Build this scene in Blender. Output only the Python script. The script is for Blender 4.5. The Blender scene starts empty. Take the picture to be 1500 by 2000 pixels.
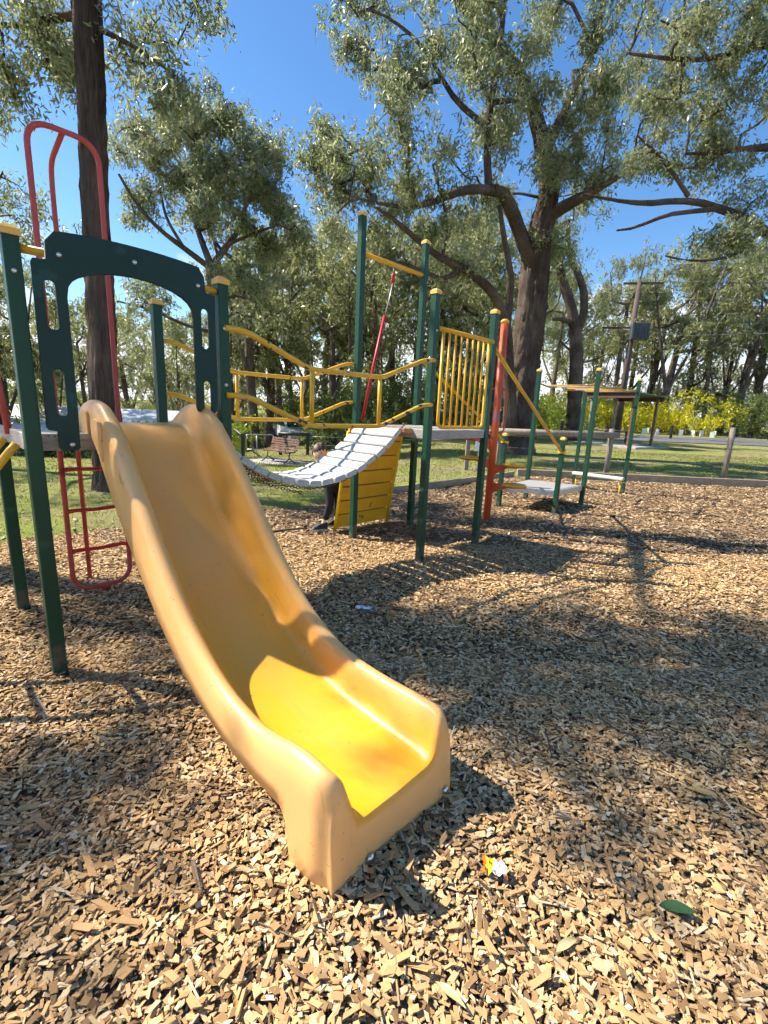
import bpy, math, random
import numpy as np
from mathutils import Vector, Matrix
random.seed(7); RNG = np.random.default_rng(7)
sc = bpy.context.scene
COL = sc.collection
R = math.radians

# ------------------------------------------------------------------ camera
CAM_H = 1.447; F_PX = 910.0; PITCH = 0.217; ROLL = 0.0451; W_PX, H_PX = 1500, 2000
cam = bpy.data.cameras.new('camera'); camo = bpy.data.objects.new('camera', cam); COL.objects.link(camo)
cam.sensor_fit = 'VERTICAL'; cam.sensor_height = 24.0; cam.lens = 24.0 * F_PX / H_PX
cam.clip_start = 0.05; cam.clip_end = 3000
cp, sp = math.cos(PITCH), math.sin(PITCH)
fw = Vector((0, cp, -sp)); r0 = Vector((1, 0, 0)); u0 = Vector((0, sp, cp))
cr, sr = math.cos(ROLL), math.sin(ROLL)
rt = cr * r0 + sr * u0; up = -sr * r0 + cr * u0
camo.matrix_world = Matrix(((rt.x, up.x, -fw.x, 0), (rt.y, up.y, -fw.y, 0), (rt.z, up.z, -fw.z, CAM_H), (0, 0, 0, 1)))
sc.camera = camo

# ------------------------------------------------------------------ sun, sky, exposure
SUN_TO = Vector((-0.90, 0.19, 1.0)).normalized()          # direction towards the sun
SUN_EL = math.asin(SUN_TO.z); SUN_AZ = math.atan2(SUN_TO.x, SUN_TO.y)   # clockwise from +Y
sun = bpy.data.lights.new('sun', 'SUN'); sun.energy = 5.0; sun.angle = R(0.55); sun.color = (1.0, 0.92, 0.79)
suno = bpy.data.objects.new('sun', sun); COL.objects.link(suno)
suno.rotation_euler = (-SUN_TO).to_track_quat('-Z', 'Y').to_euler()
world = bpy.data.worlds.new('World'); sc.world = world; world.use_nodes = True
wn = world.node_tree; wn.nodes.clear()
def wnode(t, **k):
    n = wn.nodes.new(t)
    for a, b in k.items(): setattr(n, a, b)
    return n
sky = wnode('ShaderNodeTexSky', sky_type='NISHITA', sun_disc=False)
sky.sun_elevation = SUN_EL; sky.sun_rotation = SUN_AZ % (2 * math.pi)
sky.altitude = 300; sky.air_density = 1.0; sky.dust_density = 0.4; sky.ozone_density = 2.5
hsv = wnode('ShaderNodeHueSaturation'); hsv.inputs['Saturation'].default_value = 1.22; hsv.inputs['Value'].default_value = 1.22
bg = wnode('ShaderNodeBackground'); bg.inputs['Strength'].default_value = 0.085
wout = wnode('ShaderNodeOutputWorld')
tc = wnode('ShaderNodeTexCoord'); sepx = wnode('ShaderNodeSeparateXYZ')
mp = wnode('ShaderNodeMapping'); mp.inputs['Scale'].default_value = (2.2, 2.2, 6.0)
cn = wnode('ShaderNodeTexNoise'); cn.inputs['Scale'].default_value = 1.6; cn.inputs['Detail'].default_value = 7; cn.inputs['Roughness'].default_value = 0.55
band = wnode('ShaderNodeMapRange'); band.inputs[1].default_value = 0.02; band.inputs[2].default_value = 0.42; band.inputs[3].default_value = 0.36; band.inputs[4].default_value = -0.25
addn = wnode('ShaderNodeMath', operation='ADD')
cl = wnode('ShaderNodeMapRange'); cl.inputs[1].default_value = 0.60; cl.inputs[2].default_value = 0.80
mixc = wnode('ShaderNodeMix', data_type='RGBA'); mixc.inputs[7].default_value = (8.0, 8.3, 8.8, 1)
L = wn.links.new
L(tc.outputs['Generated'], sepx.inputs[0]); L(tc.outputs['Generated'], mp.inputs['Vector']); L(mp.outputs[0], cn.inputs['Vector'])
L(sepx.outputs['Z'], band.inputs[0]); L(cn.outputs['Fac'], addn.inputs[0]); L(band.outputs[0], addn.inputs[1])
L(addn.outputs[0], cl.inputs[0]); L(cl.outputs[0], mixc.inputs[0])
L(sky.outputs[0], hsv.inputs['Color']); L(hsv.outputs[0], mixc.inputs[6]); L(mixc.outputs[2], bg.inputs[0]); L(bg.outputs[0], wout.inputs[0])
vs = sc.view_settings; vs.view_transform = 'Standard'; vs.look = 'None'; vs.exposure = 1.1; vs.gamma = 1.0; vs.use_curve_mapping = False
sc.cycles.max_bounces = 5; sc.cycles.diffuse_bounces = 2; sc.cycles.transmission_bounces = 4; sc.cycles.transparent_max_bounces = 6
sc.cycles.use_denoising = True; sc.cycles.use_adaptive_sampling = True; sc.cycles.adaptive_threshold = 0.04; sc.cycles.adaptive_min_samples = 12

# ------------------------------------------------------------------ helpers
def at(px, py, Y):
    """a point of the place: the spot seen at photo pixel (px, py), Y metres ahead"""
    x = (px - W_PX / 2) / F_PX; y = -(py - H_PX / 2) / F_PX
    d = fw + x * rt + y * up
    t = Y / d.y
    return np.array([t * d.x, t * d.y, CAM_H + t * d.z])
YAW = 0.761
UX = np.array([math.sin(YAW), math.cos(YAW)]); VX = np.array([-math.cos(YAW), math.sin(YAW)]); O1 = np.array([-1.726, 2.276])
ROT = math.atan2(UX[1], UX[0])
def S(u, v): p = O1 + UX * u + VX * v; return float(p[0]), float(p[1])
def uv_of(x, y): d = np.array([x, y]) - O1; return float(d @ UX), float(d @ VX)
def smooth(x): x = np.clip(x, 0, 1); return x * x * (3 - 2 * x)
def hgt(x, y):
    x = np.asarray(x, float); y = np.asarray(y, float)
    a = -0.7 * smooth((y - 6.5) / 12) * smooth((3 - x) / 6.5)
    b = -2.6 * smooth((y - 14) / 16) * smooth((-x - 5) / 8)
    c = 0.012 * np.clip(y - 40, 0, 60)
    return a + b + c

def mat(name, col=(.5, .5, .5), rough=.6, metal=0., spec=.5):
    m = bpy.data.materials.new(name); m.use_nodes = True
    b = m.node_tree.nodes['Principled BSDF']
    b.inputs['Base Color'].default_value = (*col, 1); b.inputs['Roughness'].default_value = rough
    b.inputs['Metallic'].default_value = metal; b.inputs['Specular IOR Level'].default_value = spec
    return m
class NT:
    def __init__(s, m): s.t = m.node_tree; s.b = s.t.nodes['Principled BSDF']
    def n(s, typ, **k):
        x = s.t.nodes.new(typ)
        for a, b in k.items():
            if a.startswith('i_'): x.inputs[a[2:].replace('_', ' ')].default_value = b
            else: setattr(x, a, b)
        return x
    def l(s, a, b): s.t.links.new(a, b)
    def coord(s, kind='Object', scale=(1, 1, 1)):
        c = s.n('ShaderNodeTexCoord'); m = s.n('ShaderNodeMapping'); m.inputs['Scale'].default_value = scale
        s.l(c.outputs[kind], m.inputs[0]); return m.outputs[0]
    def noise(s, vec, scale, detail=4, rough=.55):
        n = s.n('ShaderNodeTexNoise'); n.inputs['Scale'].default_value = scale; n.inputs['Detail'].default_value = detail; n.inputs['Roughness'].default_value = rough
        if vec is not None: s.l(vec, n.inputs['Vector'])
        return n.outputs['Fac']
    def ramp(s, fac, stops, const=False):
        r = s.n('ShaderNodeValToRGB'); e = r.color_ramp.elements
        while len(e) < len(stops): e.new(.5)
        for i, (p, c) in enumerate(stops): e[i].position = p; e[i].color = (*c, 1) if len(c) == 3 else c
        if const: r.color_ramp.interpolation = 'CONSTANT'
        s.l(fac, r.inputs[0]); return r.outputs[0]
    def mix(s, f, a, b, mode='MIX'):
        m = s.n('ShaderNodeMix', data_type='RGBA', blend_type=mode)
        for v, i in ((f, 0), (a, 6), (b, 7)):
            if isinstance(v, (int, float)): m.inputs[i].default_value = v
            elif isinstance(v, tuple): m.inputs[i].default_value = (*v, 1)
            else: s.l(v, m.inputs[i])
        return m.outputs[2]
    def bump(s, h, strength=.3, dist=.01):
        b = s.n('ShaderNodeBump'); b.inputs['Strength'].default_value = strength; b.inputs['Distance'].default_value = dist
        s.l(h, b.inputs['Height']); s.l(b.outputs[0], s.b.inputs['Normal'])
    def col(s, c): s.l(c, s.b.inputs['Base Color'])

class MB:
    """collects shapes; build() links them as one mesh object"""
    def __init__(s): s.v = []; s.f = []; s.sm = []
    def add(s, vs, fs, smooth=False):
        o = len(s.v); s.v += [tuple(map(float, p)) for p in vs]
        s.f += [tuple(i + o for i in f) for f in fs]; s.sm += [smooth] * len(fs); return s
    def box(s, c, d, rz=0., M=None):
        h = [x / 2 for x in d]; vs = []
        for sx, sy, sz in ((-1,-1,-1),(1,-1,-1),(1,1,-1),(-1,1,-1),(-1,-1,1),(1,-1,1),(1,1,1),(-1,1,1)):
            p = Vector((sx*h[0], sy*h[1], sz*h[2]))
            if M is not None: p = M @ p
            if rz: p = Matrix.Rotation(rz, 3, 'Z') @ p
            vs.append((p.x + c[0], p.y + c[1], p.z + c[2]))
        return s.add(vs, [(0,3,2,1),(4,5,6,7),(0,1,5,4),(1,2,6,5),(2,3,7,6),(3,0,4,7)])
    def tube(s, pts, r, n=8, caps=True, jit=0., rng=None):
        pts = [Vector(p) for p in pts]; m = len(pts)
        rs = r if hasattr(r, '__len__') else [r] * m
        ref = None; vs = []
        for i, p in enumerate(pts):
            t = (pts[min(i+1, m-1)] - pts[max(i-1, 0)])
            t = t.normalized() if t.length > 1e-9 else Vector((0,0,1))
            if ref is None: ref = Vector((1,0,0)) if abs(t.x) < .9 else Vector((0,1,0))
            a = (ref - t * ref.dot(t))
            a = a.normalized() if a.length > 1e-6 else t.orthogonal().normalized()
            ref = a; b = t.cross(a)
            for k in range(n):
                th = 2 * math.pi * k / n; rr = rs[i]
                if jit: rr *= 1 + jit * (random.random() - .5) + jit * .6 * math.sin(k * 2.4 + i * .15)
                vs.append(p + a * (rr * math.cos(th)) + b * (rr * math.sin(th)))
        fs = [(i*n+k, i*n+(k+1)%n, (i+1)*n+(k+1)%n, (i+1)*n+k) for i in range(m-1) for k in range(n)]
        s.add(vs, fs, True)
        if caps:
            o = len(s.v) - n * m
            s.f.append(tuple(o + k for k in reversed(range(n)))); s.f.append(tuple(o + (m-1)*n + k for k in range(n))); s.sm += [False, False]
        return s
    def prism(s, poly, z0, z1, axes=(0,1,2)):
        n = len(poly); vs = []
        for z in (z0, z1):
            for p in poly:
                q = [0,0,0]; q[axes[0]] = p[0]; q[axes[1]] = p[1]; q[axes[2]] = z; vs.append(q)
        return s.add(vs, [tuple(reversed(range(n))), tuple(range(n, 2*n))] + [(i, (i+1)%n, n+(i+1)%n, n+i) for i in range(n)])
    def lathe(s, prof, c=(0,0,0), n=16):
        vs = [(c[0]+r*math.cos(2*math.pi*k/n), c[1]+r*math.sin(2*math.pi*k/n), c[2]+z) for r, z in prof for k in range(n)]
        m = len(prof)
        fs = [(i*n+k, i*n+(k+1)%n, (i+1)*n+(k+1)%n, (i+1)*n+k) for i in range(m-1) for k in range(n)]
        s.add(vs, fs, True); o = len(s.v) - n*m
        s.f.append(tuple(o + k for k in reversed(range(n)))); s.f.append(tuple(o+(m-1)*n+k for k in range(n))); s.sm += [False, False]
        return s
    def shift(s, d): s.v = [(p[0]-d[0], p[1]-d[1], p[2]-d[2]) for p in s.v]; return s
    def mesh(s, name, m=None):
        me = bpy.data.meshes.new(name); me.from_pydata(s.v, [], s.f)
        me.polygons.foreach_set('use_smooth', s.sm)
        if m: me.materials.append(m)
        me.update(); return me
    def build(s, name, m=None, parent=None, bevel=0):
        o = bpy.data.objects.new(name, s.mesh(name, m)); COL.objects.link(o)
        if parent is not None: o.parent = parent
        if bevel:
            b = o.modifiers.new('bevel', 'BEVEL'); b.width = bevel; b.segments = 2; b.limit_method = 'ANGLE'; b.angle_limit = R(40)
        return o
def np_mesh(name, verts, quads, m=None, smooth=False, tris=None):
    me = bpy.data.meshes.new(name)
    nv, nq = len(verts), len(quads)
    me.vertices.add(nv); me.vertices.foreach_set('co', np.ascontiguousarray(verts, np.float32).ravel())
    k = quads.shape[1]
    me.loops.add(nq * k); me.loops.foreach_set('vertex_index', np.ascontiguousarray(quads, np.int32).ravel())
    me.polygons.add(nq); me.polygons.foreach_set('loop_start', np.arange(0, nq * k, k, dtype=np.int32))
    me.polygons.foreach_set('use_smooth', np.full(nq, smooth))
    if m: me.materials.append(m)
    me.update(calc_edges=True); me.validate(); return me
def link(name, me, parent=None):
    o = bpy.data.objects.new(name, me); COL.objects.link(o)
    if parent is not None: o.parent = parent
    return o
ORD = ['first', 'second', 'third', 'fourth', 'fifth', 'sixth', 'seventh', 'eighth', 'ninth', 'tenth', 'eleventh', 'twelfth']
def tag(o, label=None, cat=None, group=None, kind=None):
    if label: o['label'] = label
    if cat: o['category'] = cat
    if group: o['group'] = group
    if kind: o['kind'] = kind
    return o
def thing(name, label, cat, loc=(0,0,0), rz=0., group=None):
    o = bpy.data.objects.new(name, None); COL.objects.link(o); o.empty_display_size = .1
    o.location = loc; o.rotation_euler = (0, 0, rz); return tag(o, label, cat, group)
def sthing(name, label, cat, u, v, group=None):
    """a thing of the play structure: local x, y run along the structure's own axes"""
    x, y = S(u, v); return thing(name, label, cat, (x, y, 0), ROT, group)
def copy_thing(o, loc, rz, label=None, scale=None, group=None):
    r = o.copy(); COL.objects.link(r); r.location = loc; r.rotation_euler = (0, 0, rz)
    if scale is not None: r.scale = scale
    if label: r['label'] = label
    if group: r['group'] = group
    for ch in o.children:
        c = ch.copy(); COL.objects.link(c); c.parent = r
        for g in ch.children:
            d = g.copy(); COL.objects.link(d); d.parent = c
    return r
def arc(c, r, a0, a1, n, plane):
    """arc points about c in the plane given by two axis vectors"""
    ax, bx = Vector(plane[0]), Vector(plane[1])
    return [Vector(c) + ax * (r * math.cos(a0 + (a1-a0)*i/n)) + bx * (r * math.sin(a0 + (a1-a0)*i/n)) for i in range(n+1)]
def rounded(pts, rad, n=5):
    """polyline with its inner corners rounded"""
    pts = [Vector(p) for p in pts]; out = [pts[0]]
    for i in range(1, len(pts)-1):
        a, b, c = pts[i-1], pts[i], pts[i+1]
        d1 = (a-b); d2 = (c-b); r = min(rad, d1.length*.49, d2.length*.49)
        p, q = b + d1.normalized()*r, b + d2.normalized()*r
        for k in range(n+1):
            t = k/n; out.append(p*(1-t)**2 + b*(2*t*(1-t)) + q*t*t)
    out.append(pts[-1]); return out

# ------------------------------------------------------------------ materials
def m_paint(name, col, rough=.4, wear=None, wear_at=.62, scale=9, grime=.25, dust=False):
    m = mat(name, col, rough, spec=.35); t = NT(m); v = t.coord()
    g = t.noise(v, 3.1, 5); c = t.mix(g, tuple(x*(1-grime) for x in col), tuple(min(1, x*(1+grime)) for x in col))
    if wear:
        w = t.noise(v, scale, 3, .5); k = t.ramp(w, [(wear_at-.015, (0,0,0)), (wear_at+.015, (1,1,1))]); c = t.mix(k, c, wear)
    if dust:
        sx_ = t.n('ShaderNodeSeparateXYZ'); cc_ = t.n('ShaderNodeTexCoord'); t.l(cc_.outputs['Object'], sx_.inputs[0])
        zr_ = t.n('ShaderNodeMapRange'); zr_.inputs[1].default_value = .02; zr_.inputs[2].default_value = .34; zr_.inputs[3].default_value = .62; zr_.inputs[4].default_value = .22; t.l(sx_.outputs['Z'], zr_.inputs[0])
        sb_ = t.n('ShaderNodeMath', operation='SUBTRACT'); t.l(zr_.outputs[0], sb_.inputs[0]); t.l(t.noise(v, 11, 6, .7), sb_.inputs[1])
        c = t.mix(t.ramp(sb_.outputs[0], [(.0, (0,0,0)), (.25, (.75,.75,.75))]), c, (.16, .12, .085))
    t.col(c); t.bump(t.noise(v, 60, 2), .08, .004); return m
M_green = m_paint('green_post_paint', (.006, .052, .026), .46, wear=(.018, .075, .045), wear_at=.62, scale=5, grime=.35, dust=True)
M_panel = m_paint('dark_green_plastic', (.006, .033, .027), .55, wear=(.012, .052, .044), wear_at=.64, scale=4, grime=.3)
M_cap = m_paint('faded_yellow_cap', (.75, .43, .09), .5)
M_yellow = m_paint('yellow_powdercoat', (.78, .42, .03), .38)
M_ydull = m_paint('weathered_yellow_tube', (.50, .29, .05), .6, wear=(.30, .24, .18), wear_at=.52, scale=7)
M_ywear = m_paint('worn_yellow_powdercoat', (.78, .43, .035), .42, wear=(.05, .05, .055), wear_at=.63, scale=13)
M_red = m_paint('red_powdercoat', (.50, .035, .025), .4)
M_redfade = m_paint('faded_red_tube', (.48, .075, .06), .5)
M_orange = m_paint('orange_red_pole', (.62, .10, .03), .42, wear=(.40, .13, .13), wear_at=.60, scale=2.5)
M_rope = m_paint('red_sleeve', (.45, .02, .03), .45)
M_wall = m_paint('yellow_board_paint', (.80, .40, .015), .55, wear=(.30, .17, .04), wear_at=.68, scale=6)
M_steel = mat('galvanised_steel', (.55, .56, .57), .42, .8); t = NT(M_steel); t.col(t.ramp(t.noise(t.coord(), 25, 4), [(.3, (.38,.39,.40)), (.7, (.62,.63,.64))]))
M_bolt = mat('bolt_steel', (.7, .7, .7), .3, 1.)
M_chain = mat('rusty_chain', (.12, .07, .045), .7, .4)
M_deck = mat('perforated_deck', (.38, .37, .35), .55, .3); t = NT(M_deck)
vv = t.coord(); vo = t.n('ShaderNodeTexVoronoi'); vo.inputs['Scale'].default_value = 42; vo.inputs['Randomness'].default_value = 0.15; t.l(vv, vo.inputs['Vector'])
t.col(t.mix(t.ramp(vo.outputs['Distance'], [(.30, (1,1,1)), (.36, (0,0,0))]), (.40, .39, .37), (.10, .10, .10))); t.bump(vo.outputs['Distance'], .4, .004)
M_fascia = mat('grey_deck_edge', (.36, .32, .30), .6); t = NT(M_fascia); t.col(t.ramp(t.noise(t.coord(scale=(4,4,30)), 4, 4), [(.3, (.26,.23,.21)), (.7, (.44,.40,.37))]))
M_plank = mat('weathered_white_plank', (.72, .71, .69), .6); t = NT(M_plank); vv = t.coord(scale=(9, 1.2, 9))
gi = t.n('ShaderNodeObjectInfo'); pc = t.mix(t.ramp(t.noise(vv, 6, 6, .7), [(.3, (0,0,0)), (.7, (1,1,1))]), (.42, .41, .39), (.72, .71, .68)); t.col(t.mix(gi.outputs['Random'], t.mix(.22, pc, (.25, .23, .2)), pc)); t.bump(t.noise(vv, 14, 4), .35, .003)
def m_wood(name, a, b, sc_=(14, 2, 14), rough=.8):
    m = mat(name, a, rough); t = NT(m); v = t.coord(scale=sc_); n = t.noise(v, 3.5, 6, .65); t.col(t.ramp(n, [(.3, a), (.7, b)])); t.bump(n, .5, .006); return m
M_log = m_wood('grey_log_timber', (.13, .105, .085), (.34, .29, .24), (10, 10, 1.5))
M_edge = m_wood('sleeper_timber', (.22, .17, .11), (.42, .34, .24), (2, 12, 12))
M_brown = m_wood('brown_slat_timber', (.10, .045, .03), (.22, .10, .06), (3, 12, 12), .5)
M_dark = mat('black_painted_steel', (.018, .018, .02), .45)
M_beam = m_wood('pale_beam_timber', (.42, .40, .37), (.66, .63, .58), (12, 2, 12))

# slide plastic: the sun-bleached outside and rim, the polished bed
M_slide = mat('slide_plastic', (.8, .45, .1), .33, spec=.5); t = NT(M_slide)
at_ = t.n('ShaderNodeAttribute', attribute_name='fade'); vv = t.coord()
n1 = t.noise(vv, 2.2, 5, .6); n2 = t.noise(t.coord(scale=(26, 1.2, 1.2)), 5, 5, .7)
fad = t.n('ShaderNodeMath', operation='ADD'); sc1 = t.n('ShaderNodeMath', operation='MULTIPLY_ADD'); sc1.inputs[1].default_value = .5; sc1.inputs[2].default_value = -.25
t.l(n1, sc1.inputs[0]); t.l(at_.outputs['Fac'], fad.inputs[0]); t.l(sc1.outputs[0], fad.inputs[1])
cb = t.ramp(fad.outputs[0], [(0.0, (.86, .40, .006)), (.5, (.85, .37, .04)), (1.0, (.81, .45, .165))])
scr = t.ramp(n2, [(.60, (0,0,0)), (.70, (1,1,1))]); sp_ = t.ramp(t.noise(vv, 48, 3), [(.70, (0,0,0)), (.725, (1,1,1))])
c1 = t.mix(scr, cb, t.mix(.30, cb, (.34, .20, .09))); c2 = t.mix(sp_, c1, t.mix(.55, c1, (.18, .10, .05)))
n3_ = t.noise(t.coord(scale=(70, 1.6, 1.6)), 4, 3, .6); c2 = t.mix(t.ramp(n3_, [(.70, (0,0,0)), (.73, (1,1,1))]), c2, t.mix(.45, c2, (.16, .09, .04)))
n4_ = t.noise(vv, 6.5, 6, .7); c2 = t.mix(t.ramp(n4_, [(.52, (0,0,0)), (.75, (.5,.5,.5))]), c2, t.mix(.35, c2, (.55, .38, .20)))
sxx = t.n('ShaderNodeSeparateXYZ'); t.l(vv, sxx.inputs[0]); ab = t.n('ShaderNodeMath', operation='ABSOLUTE'); t.l(sxx.outputs['X'], ab.inputs[0])
sm = t.n('ShaderNodeMath', operation='SUBTRACT'); t.l(t.noise(t.coord(scale=(22, .8, .8)), 3, 6, .75), sm.inputs[0]); ml = t.n('ShaderNodeMath', operation='MULTIPLY'); ml.inputs[1].default_value = 2.6; t.l(ab.outputs[0], ml.inputs[0]); t.l(ml.outputs[0], sm.inputs[1])
c2 = t.mix(t.ramp(sm.outputs[0], [(.12, (0,0,0)), (.42, (.55,.55,.55))]), c2, t.mix(.25, c2, (.74, .44, .20)))
t.col(c2); rr = t.n('ShaderNodeMapRange'); rr.inputs[3].default_value = .26; rr.inputs[4].default_value = .48; t.l(n1, rr.inputs[0]); t.l(rr.outputs[0], t.b.inputs['Roughness'])
t.b.inputs['Subsurface Weight'].default_value = 0.0
t.bump(t.noise(vv, 90, 2), .03, .003)

# foliage and bark
def m_leaf(name, stops, trans=.45, rough=.34):
    m = bpy.data.materials.new(name); m.use_nodes = True; t = NT(m)
    g = t.n('ShaderNodeNewGeometry'); v = t.coord()
    c = t.ramp(g.outputs['Random Per Island'], stops)
    n = t.noise(v, .55, 3); c = t.mix(t.ramp(n, [(.35, (0,0,0)), (.65, (1,1,1))]), c, t.mix(.5, c, stops[-1][1]))
    t.col(c); t.b.inputs['Roughness'].default_value = rough; t.b.inputs['Specular IOR Level'].default_value = .5
    tr = t.n('ShaderNodeBsdfTranslucent'); mx = t.n('ShaderNodeMixShader'); mx.inputs[0].default_value = trans
    hs = t.n('ShaderNodeHueSaturation'); hs.inputs['Saturation'].default_value = 1.15; hs.inputs['Value'].default_value = 1.5; t.l(c, hs.inputs['Color']); t.l(hs.outputs[0], tr.inputs[0])
    out = t.t.nodes['Material Output']; t.l(t.b.outputs[0], mx.inputs[1]); t.l(tr.outputs[0], mx.inputs[2]); t.l(mx.outputs[0], out.inputs[0]); return m
M_leaf = m_leaf('gum_leaf', [(0, (.05, .07, .026)), (.45, (.145, .175, .07)), (.8, (.26, .28, .14)), (1, (.40, .41, .26))])
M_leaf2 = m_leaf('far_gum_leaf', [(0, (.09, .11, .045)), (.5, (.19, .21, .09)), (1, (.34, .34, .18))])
M_bush = m_leaf('green_bush_leaf', [(0, (.06, .095, .025)), (.6, (.13, .17, .05)), (1, (.22, .25, .09))])
M_yel = m_leaf('yellow_wattle_leaf', [(0, (.28, .32, .02)), (.6, (.48, .46, .02)), (1, (.60, .52, .04))])
M_lime = m_leaf('pale_green_shrub_leaf', [(0, (.10, .15, .03)), (1, (.26, .30, .05))])
M_dbush = m_leaf('dark_hedge_leaf', [(0, (.02, .035, .012)), (1, (.06, .085, .03))])
def m_bark(name, a, b, c_):
    m = mat(name, a, .92, spec=.15); t = NT(m); v = t.coord(scale=(13, 13, 1.1)); n = t.noise(v, 2.2, 8, .72); w = t.noise(t.coord(), 1.1, 3)
    t.col(t.mix(t.ramp(w, [(.4, (0,0,0)), (.75, (1,1,1))]), t.ramp(n, [(.3, a), (.62, b)]), t.ramp(n, [(.3, b), (.7, c_)]))); t.bump(n, 1.0, .07); return m
M_bark = m_bark('stringy_bark', (.028, .021, .018), (.12, .088, .07), (.27, .21, .17))
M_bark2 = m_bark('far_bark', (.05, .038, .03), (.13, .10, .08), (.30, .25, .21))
# ground
M_mulch = mat('mulch_ground', (.2, .13, .07), .95, spec=.1); t = NT(M_mulch); v = t.coord('Object')
vo = t.n('ShaderNodeTexVoronoi'); vo.inputs['Scale'].default_value = 36; t.l(t.coord('Object', (1, 1, 1)), vo.inputs['Vector'])
rx = t.n('ShaderNodeSeparateColor'); t.l(vo.outputs['Color'], rx.inputs[0])
cc = t.ramp(rx.outputs[0], [(0, (.16, .105, .06)), (.35, (.32, .21, .11)), (.7, (.46, .33, .18)), (1, (.60, .46, .28))])
cc = t.mix(t.ramp(vo.outputs['Distance'], [(.0, (1,1,1)), (.45, (.5,.5,.5))]), (.07, .045, .03), cc, 'MIX')
big = t.noise(v, .5, 4); t.col(t.mix(t.ramp(big, [(.35, (.0,.0,.0)), (.7, (.45,.45,.45))]), cc, (.13, .085, .055))); t.bump(vo.outputs['Distance'], 1.0, .03)
def m_chip(name, stops):
    m = mat(name, (.4, .3, .2), .85, spec=.2); t = NT(m); g = t.n('ShaderNodeNewGeometry'); c = t.ramp(g.outputs['Random Per Island'], stops)
    v = t.coord(scale=(1, 1, 1)); n = t.noise(v, 160, 3, .7); big = t.noise(v, .8, 3)
    c = t.mix(t.ramp(n, [(.35, (.0,.0,.0)), (.7, (.35,.35,.35))]), c, t.mix(.5, c, (.16, .10, .05)))
    c = t.mix(t.ramp(big, [(.42, (0,0,0)), (.75, (.5,.5,.5))]), c, t.mix(.4, c, (.20, .14, .11)))
    t.col(c); return m
CHIP = [(0, (0.157, 0.093, 0.045)), (.12, (0.284, 0.167, 0.074)), (.34, (0.473, 0.287, 0.127)), (.62, (0.609, 0.398, 0.184)), (.85, (0.694, 0.491, 0.262)), (1, (0.777, 0.602, 0.394))]
CHIPF = [(0, (0.074, 0.045, 0.024)), (.25, (0.214, 0.125, 0.061)), (.55, (0.408, 0.259, 0.130)), (.82, (0.536, 0.379, 0.219)), (1, (0.664, 0.519, 0.341))]
M_chip = m_chip('wood_chip', CHIP); M_chipf = m_chip('weathered_wood_chip', CHIPF)
M_grass = mat('lawn', (.1, .14, .03), .95, spec=.1); t = NT(M_grass); v = t.coord()
n1 = t.noise(v, .45, 5, .6); n2 = t.noise(v, 9, 5, .7); n3 = t.noise(v, 60, 3, .7)
gcol = t.mix(n3, (.14, .18, .03), (.27, .30, .065)); dry = t.mix(n3, (.16, .12, .07), (.36, .29, .19))
t.col(t.mix(t.ramp(t.mix(.45, n1, n2), [(.44, (0,0,0)), (.60, (1,1,1))]), gcol, dry)); t.bump(n3, .8, .03)
M_road = mat('asphalt', (.10, .10, .105), .85); t = NT(M_road); t.col(t.ramp(t.noise(t.coord(), 3, 6), [(.3, (.085,.085,.09)), (.7, (.14,.14,.145))]))
M_conc = mat('concrete', (.34, .32, .29), .9); t = NT(M_conc); t.col(t.ramp(t.noise(t.coord(), 5, 6), [(.3, (.26,.245,.22)), (.7, (.42,.40,.37))]))
# ================================================================== ground
BED = np.array([(-8.0, 0.0), (-3.35, 4.85), (3.2, 11.5), (16.5, 11.42), (16.5, -3.5), (-10.0, -3.5)])
def in_poly(x, y, P=BED):
    ins = np.zeros(np.shape(x), bool); n = len(P)
    for i in range(n):
        x1, y1 = P[i]; x2, y2 = P[(i+1) % n]
        if y1 == y2: continue
        c = ((y1 > y) != (y2 > y)) & (x < (x2-x1)*(y-y1)/(y2-y1)+x1); ins ^= c
    return ins
def bedz(x, y):
    return hgt(x, y) - .028 + .012*np.sin(3.1*x+1.3*y) + .010*np.sin(4.7*y-2.2*x+1) + .006*np.sin(9*x+6*y) + .02*np.exp(-((x-.0)**2+(y-1.35)**2)/.12) - .035*np.exp(-((x-.42)**2+(y-1.02)**2)/.10)
def grid_mesh(name, xs, ys, zf, m, keep=None):
    X, Y = np.meshgrid(xs, ys); Z = zf(X, Y); nx, ny = len(xs), len(ys)
    v = np.stack([X, Y, Z], -1).reshape(-1, 3); i = np.arange(nx*ny).reshape(ny, nx)
    q = np.stack([i[:-1, :-1], i[:-1, 1:], i[1:, 1:], i[1:, :-1]], -1).reshape(-1, 4)
    if keep is not None:
        c = v[q].mean(1); q = q[keep(c[:, 0], c[:, 1])]
        used = np.unique(q); rm = np.full(len(v), -1); rm[used] = np.arange(len(used)); v = v[used]; q = rm[q]
    return np_mesh(name, v, q, m, True)
xs = np.unique(np.concatenate([np.linspace(-900, -60, 15), np.linspace(-60, -14, 24), np.linspace(-14, 20, 137), np.linspace(20, 80, 31), np.linspace(80, 900, 15)]))
ys = np.unique(np.concatenate([np.linspace(-40, -6, 8), np.linspace(-6, 20, 105), np.linspace(20, 80, 41), np.linspace(80, 1200, 20)]))
def tz(x, y):
    z = hgt(x, y) + .015*np.sin(1.7*x)*np.sin(1.3*y+.4)
    return np.where(in_poly(x, y), z - .11, z)
tag(link('lawn', grid_mesh('lawn', xs, ys, tz, M_grass)), kind='structure')
jb = lambda x, y: in_poly(x + .10*np.sin(7*y+3*x), y + .10*np.sin(6*x))
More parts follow.
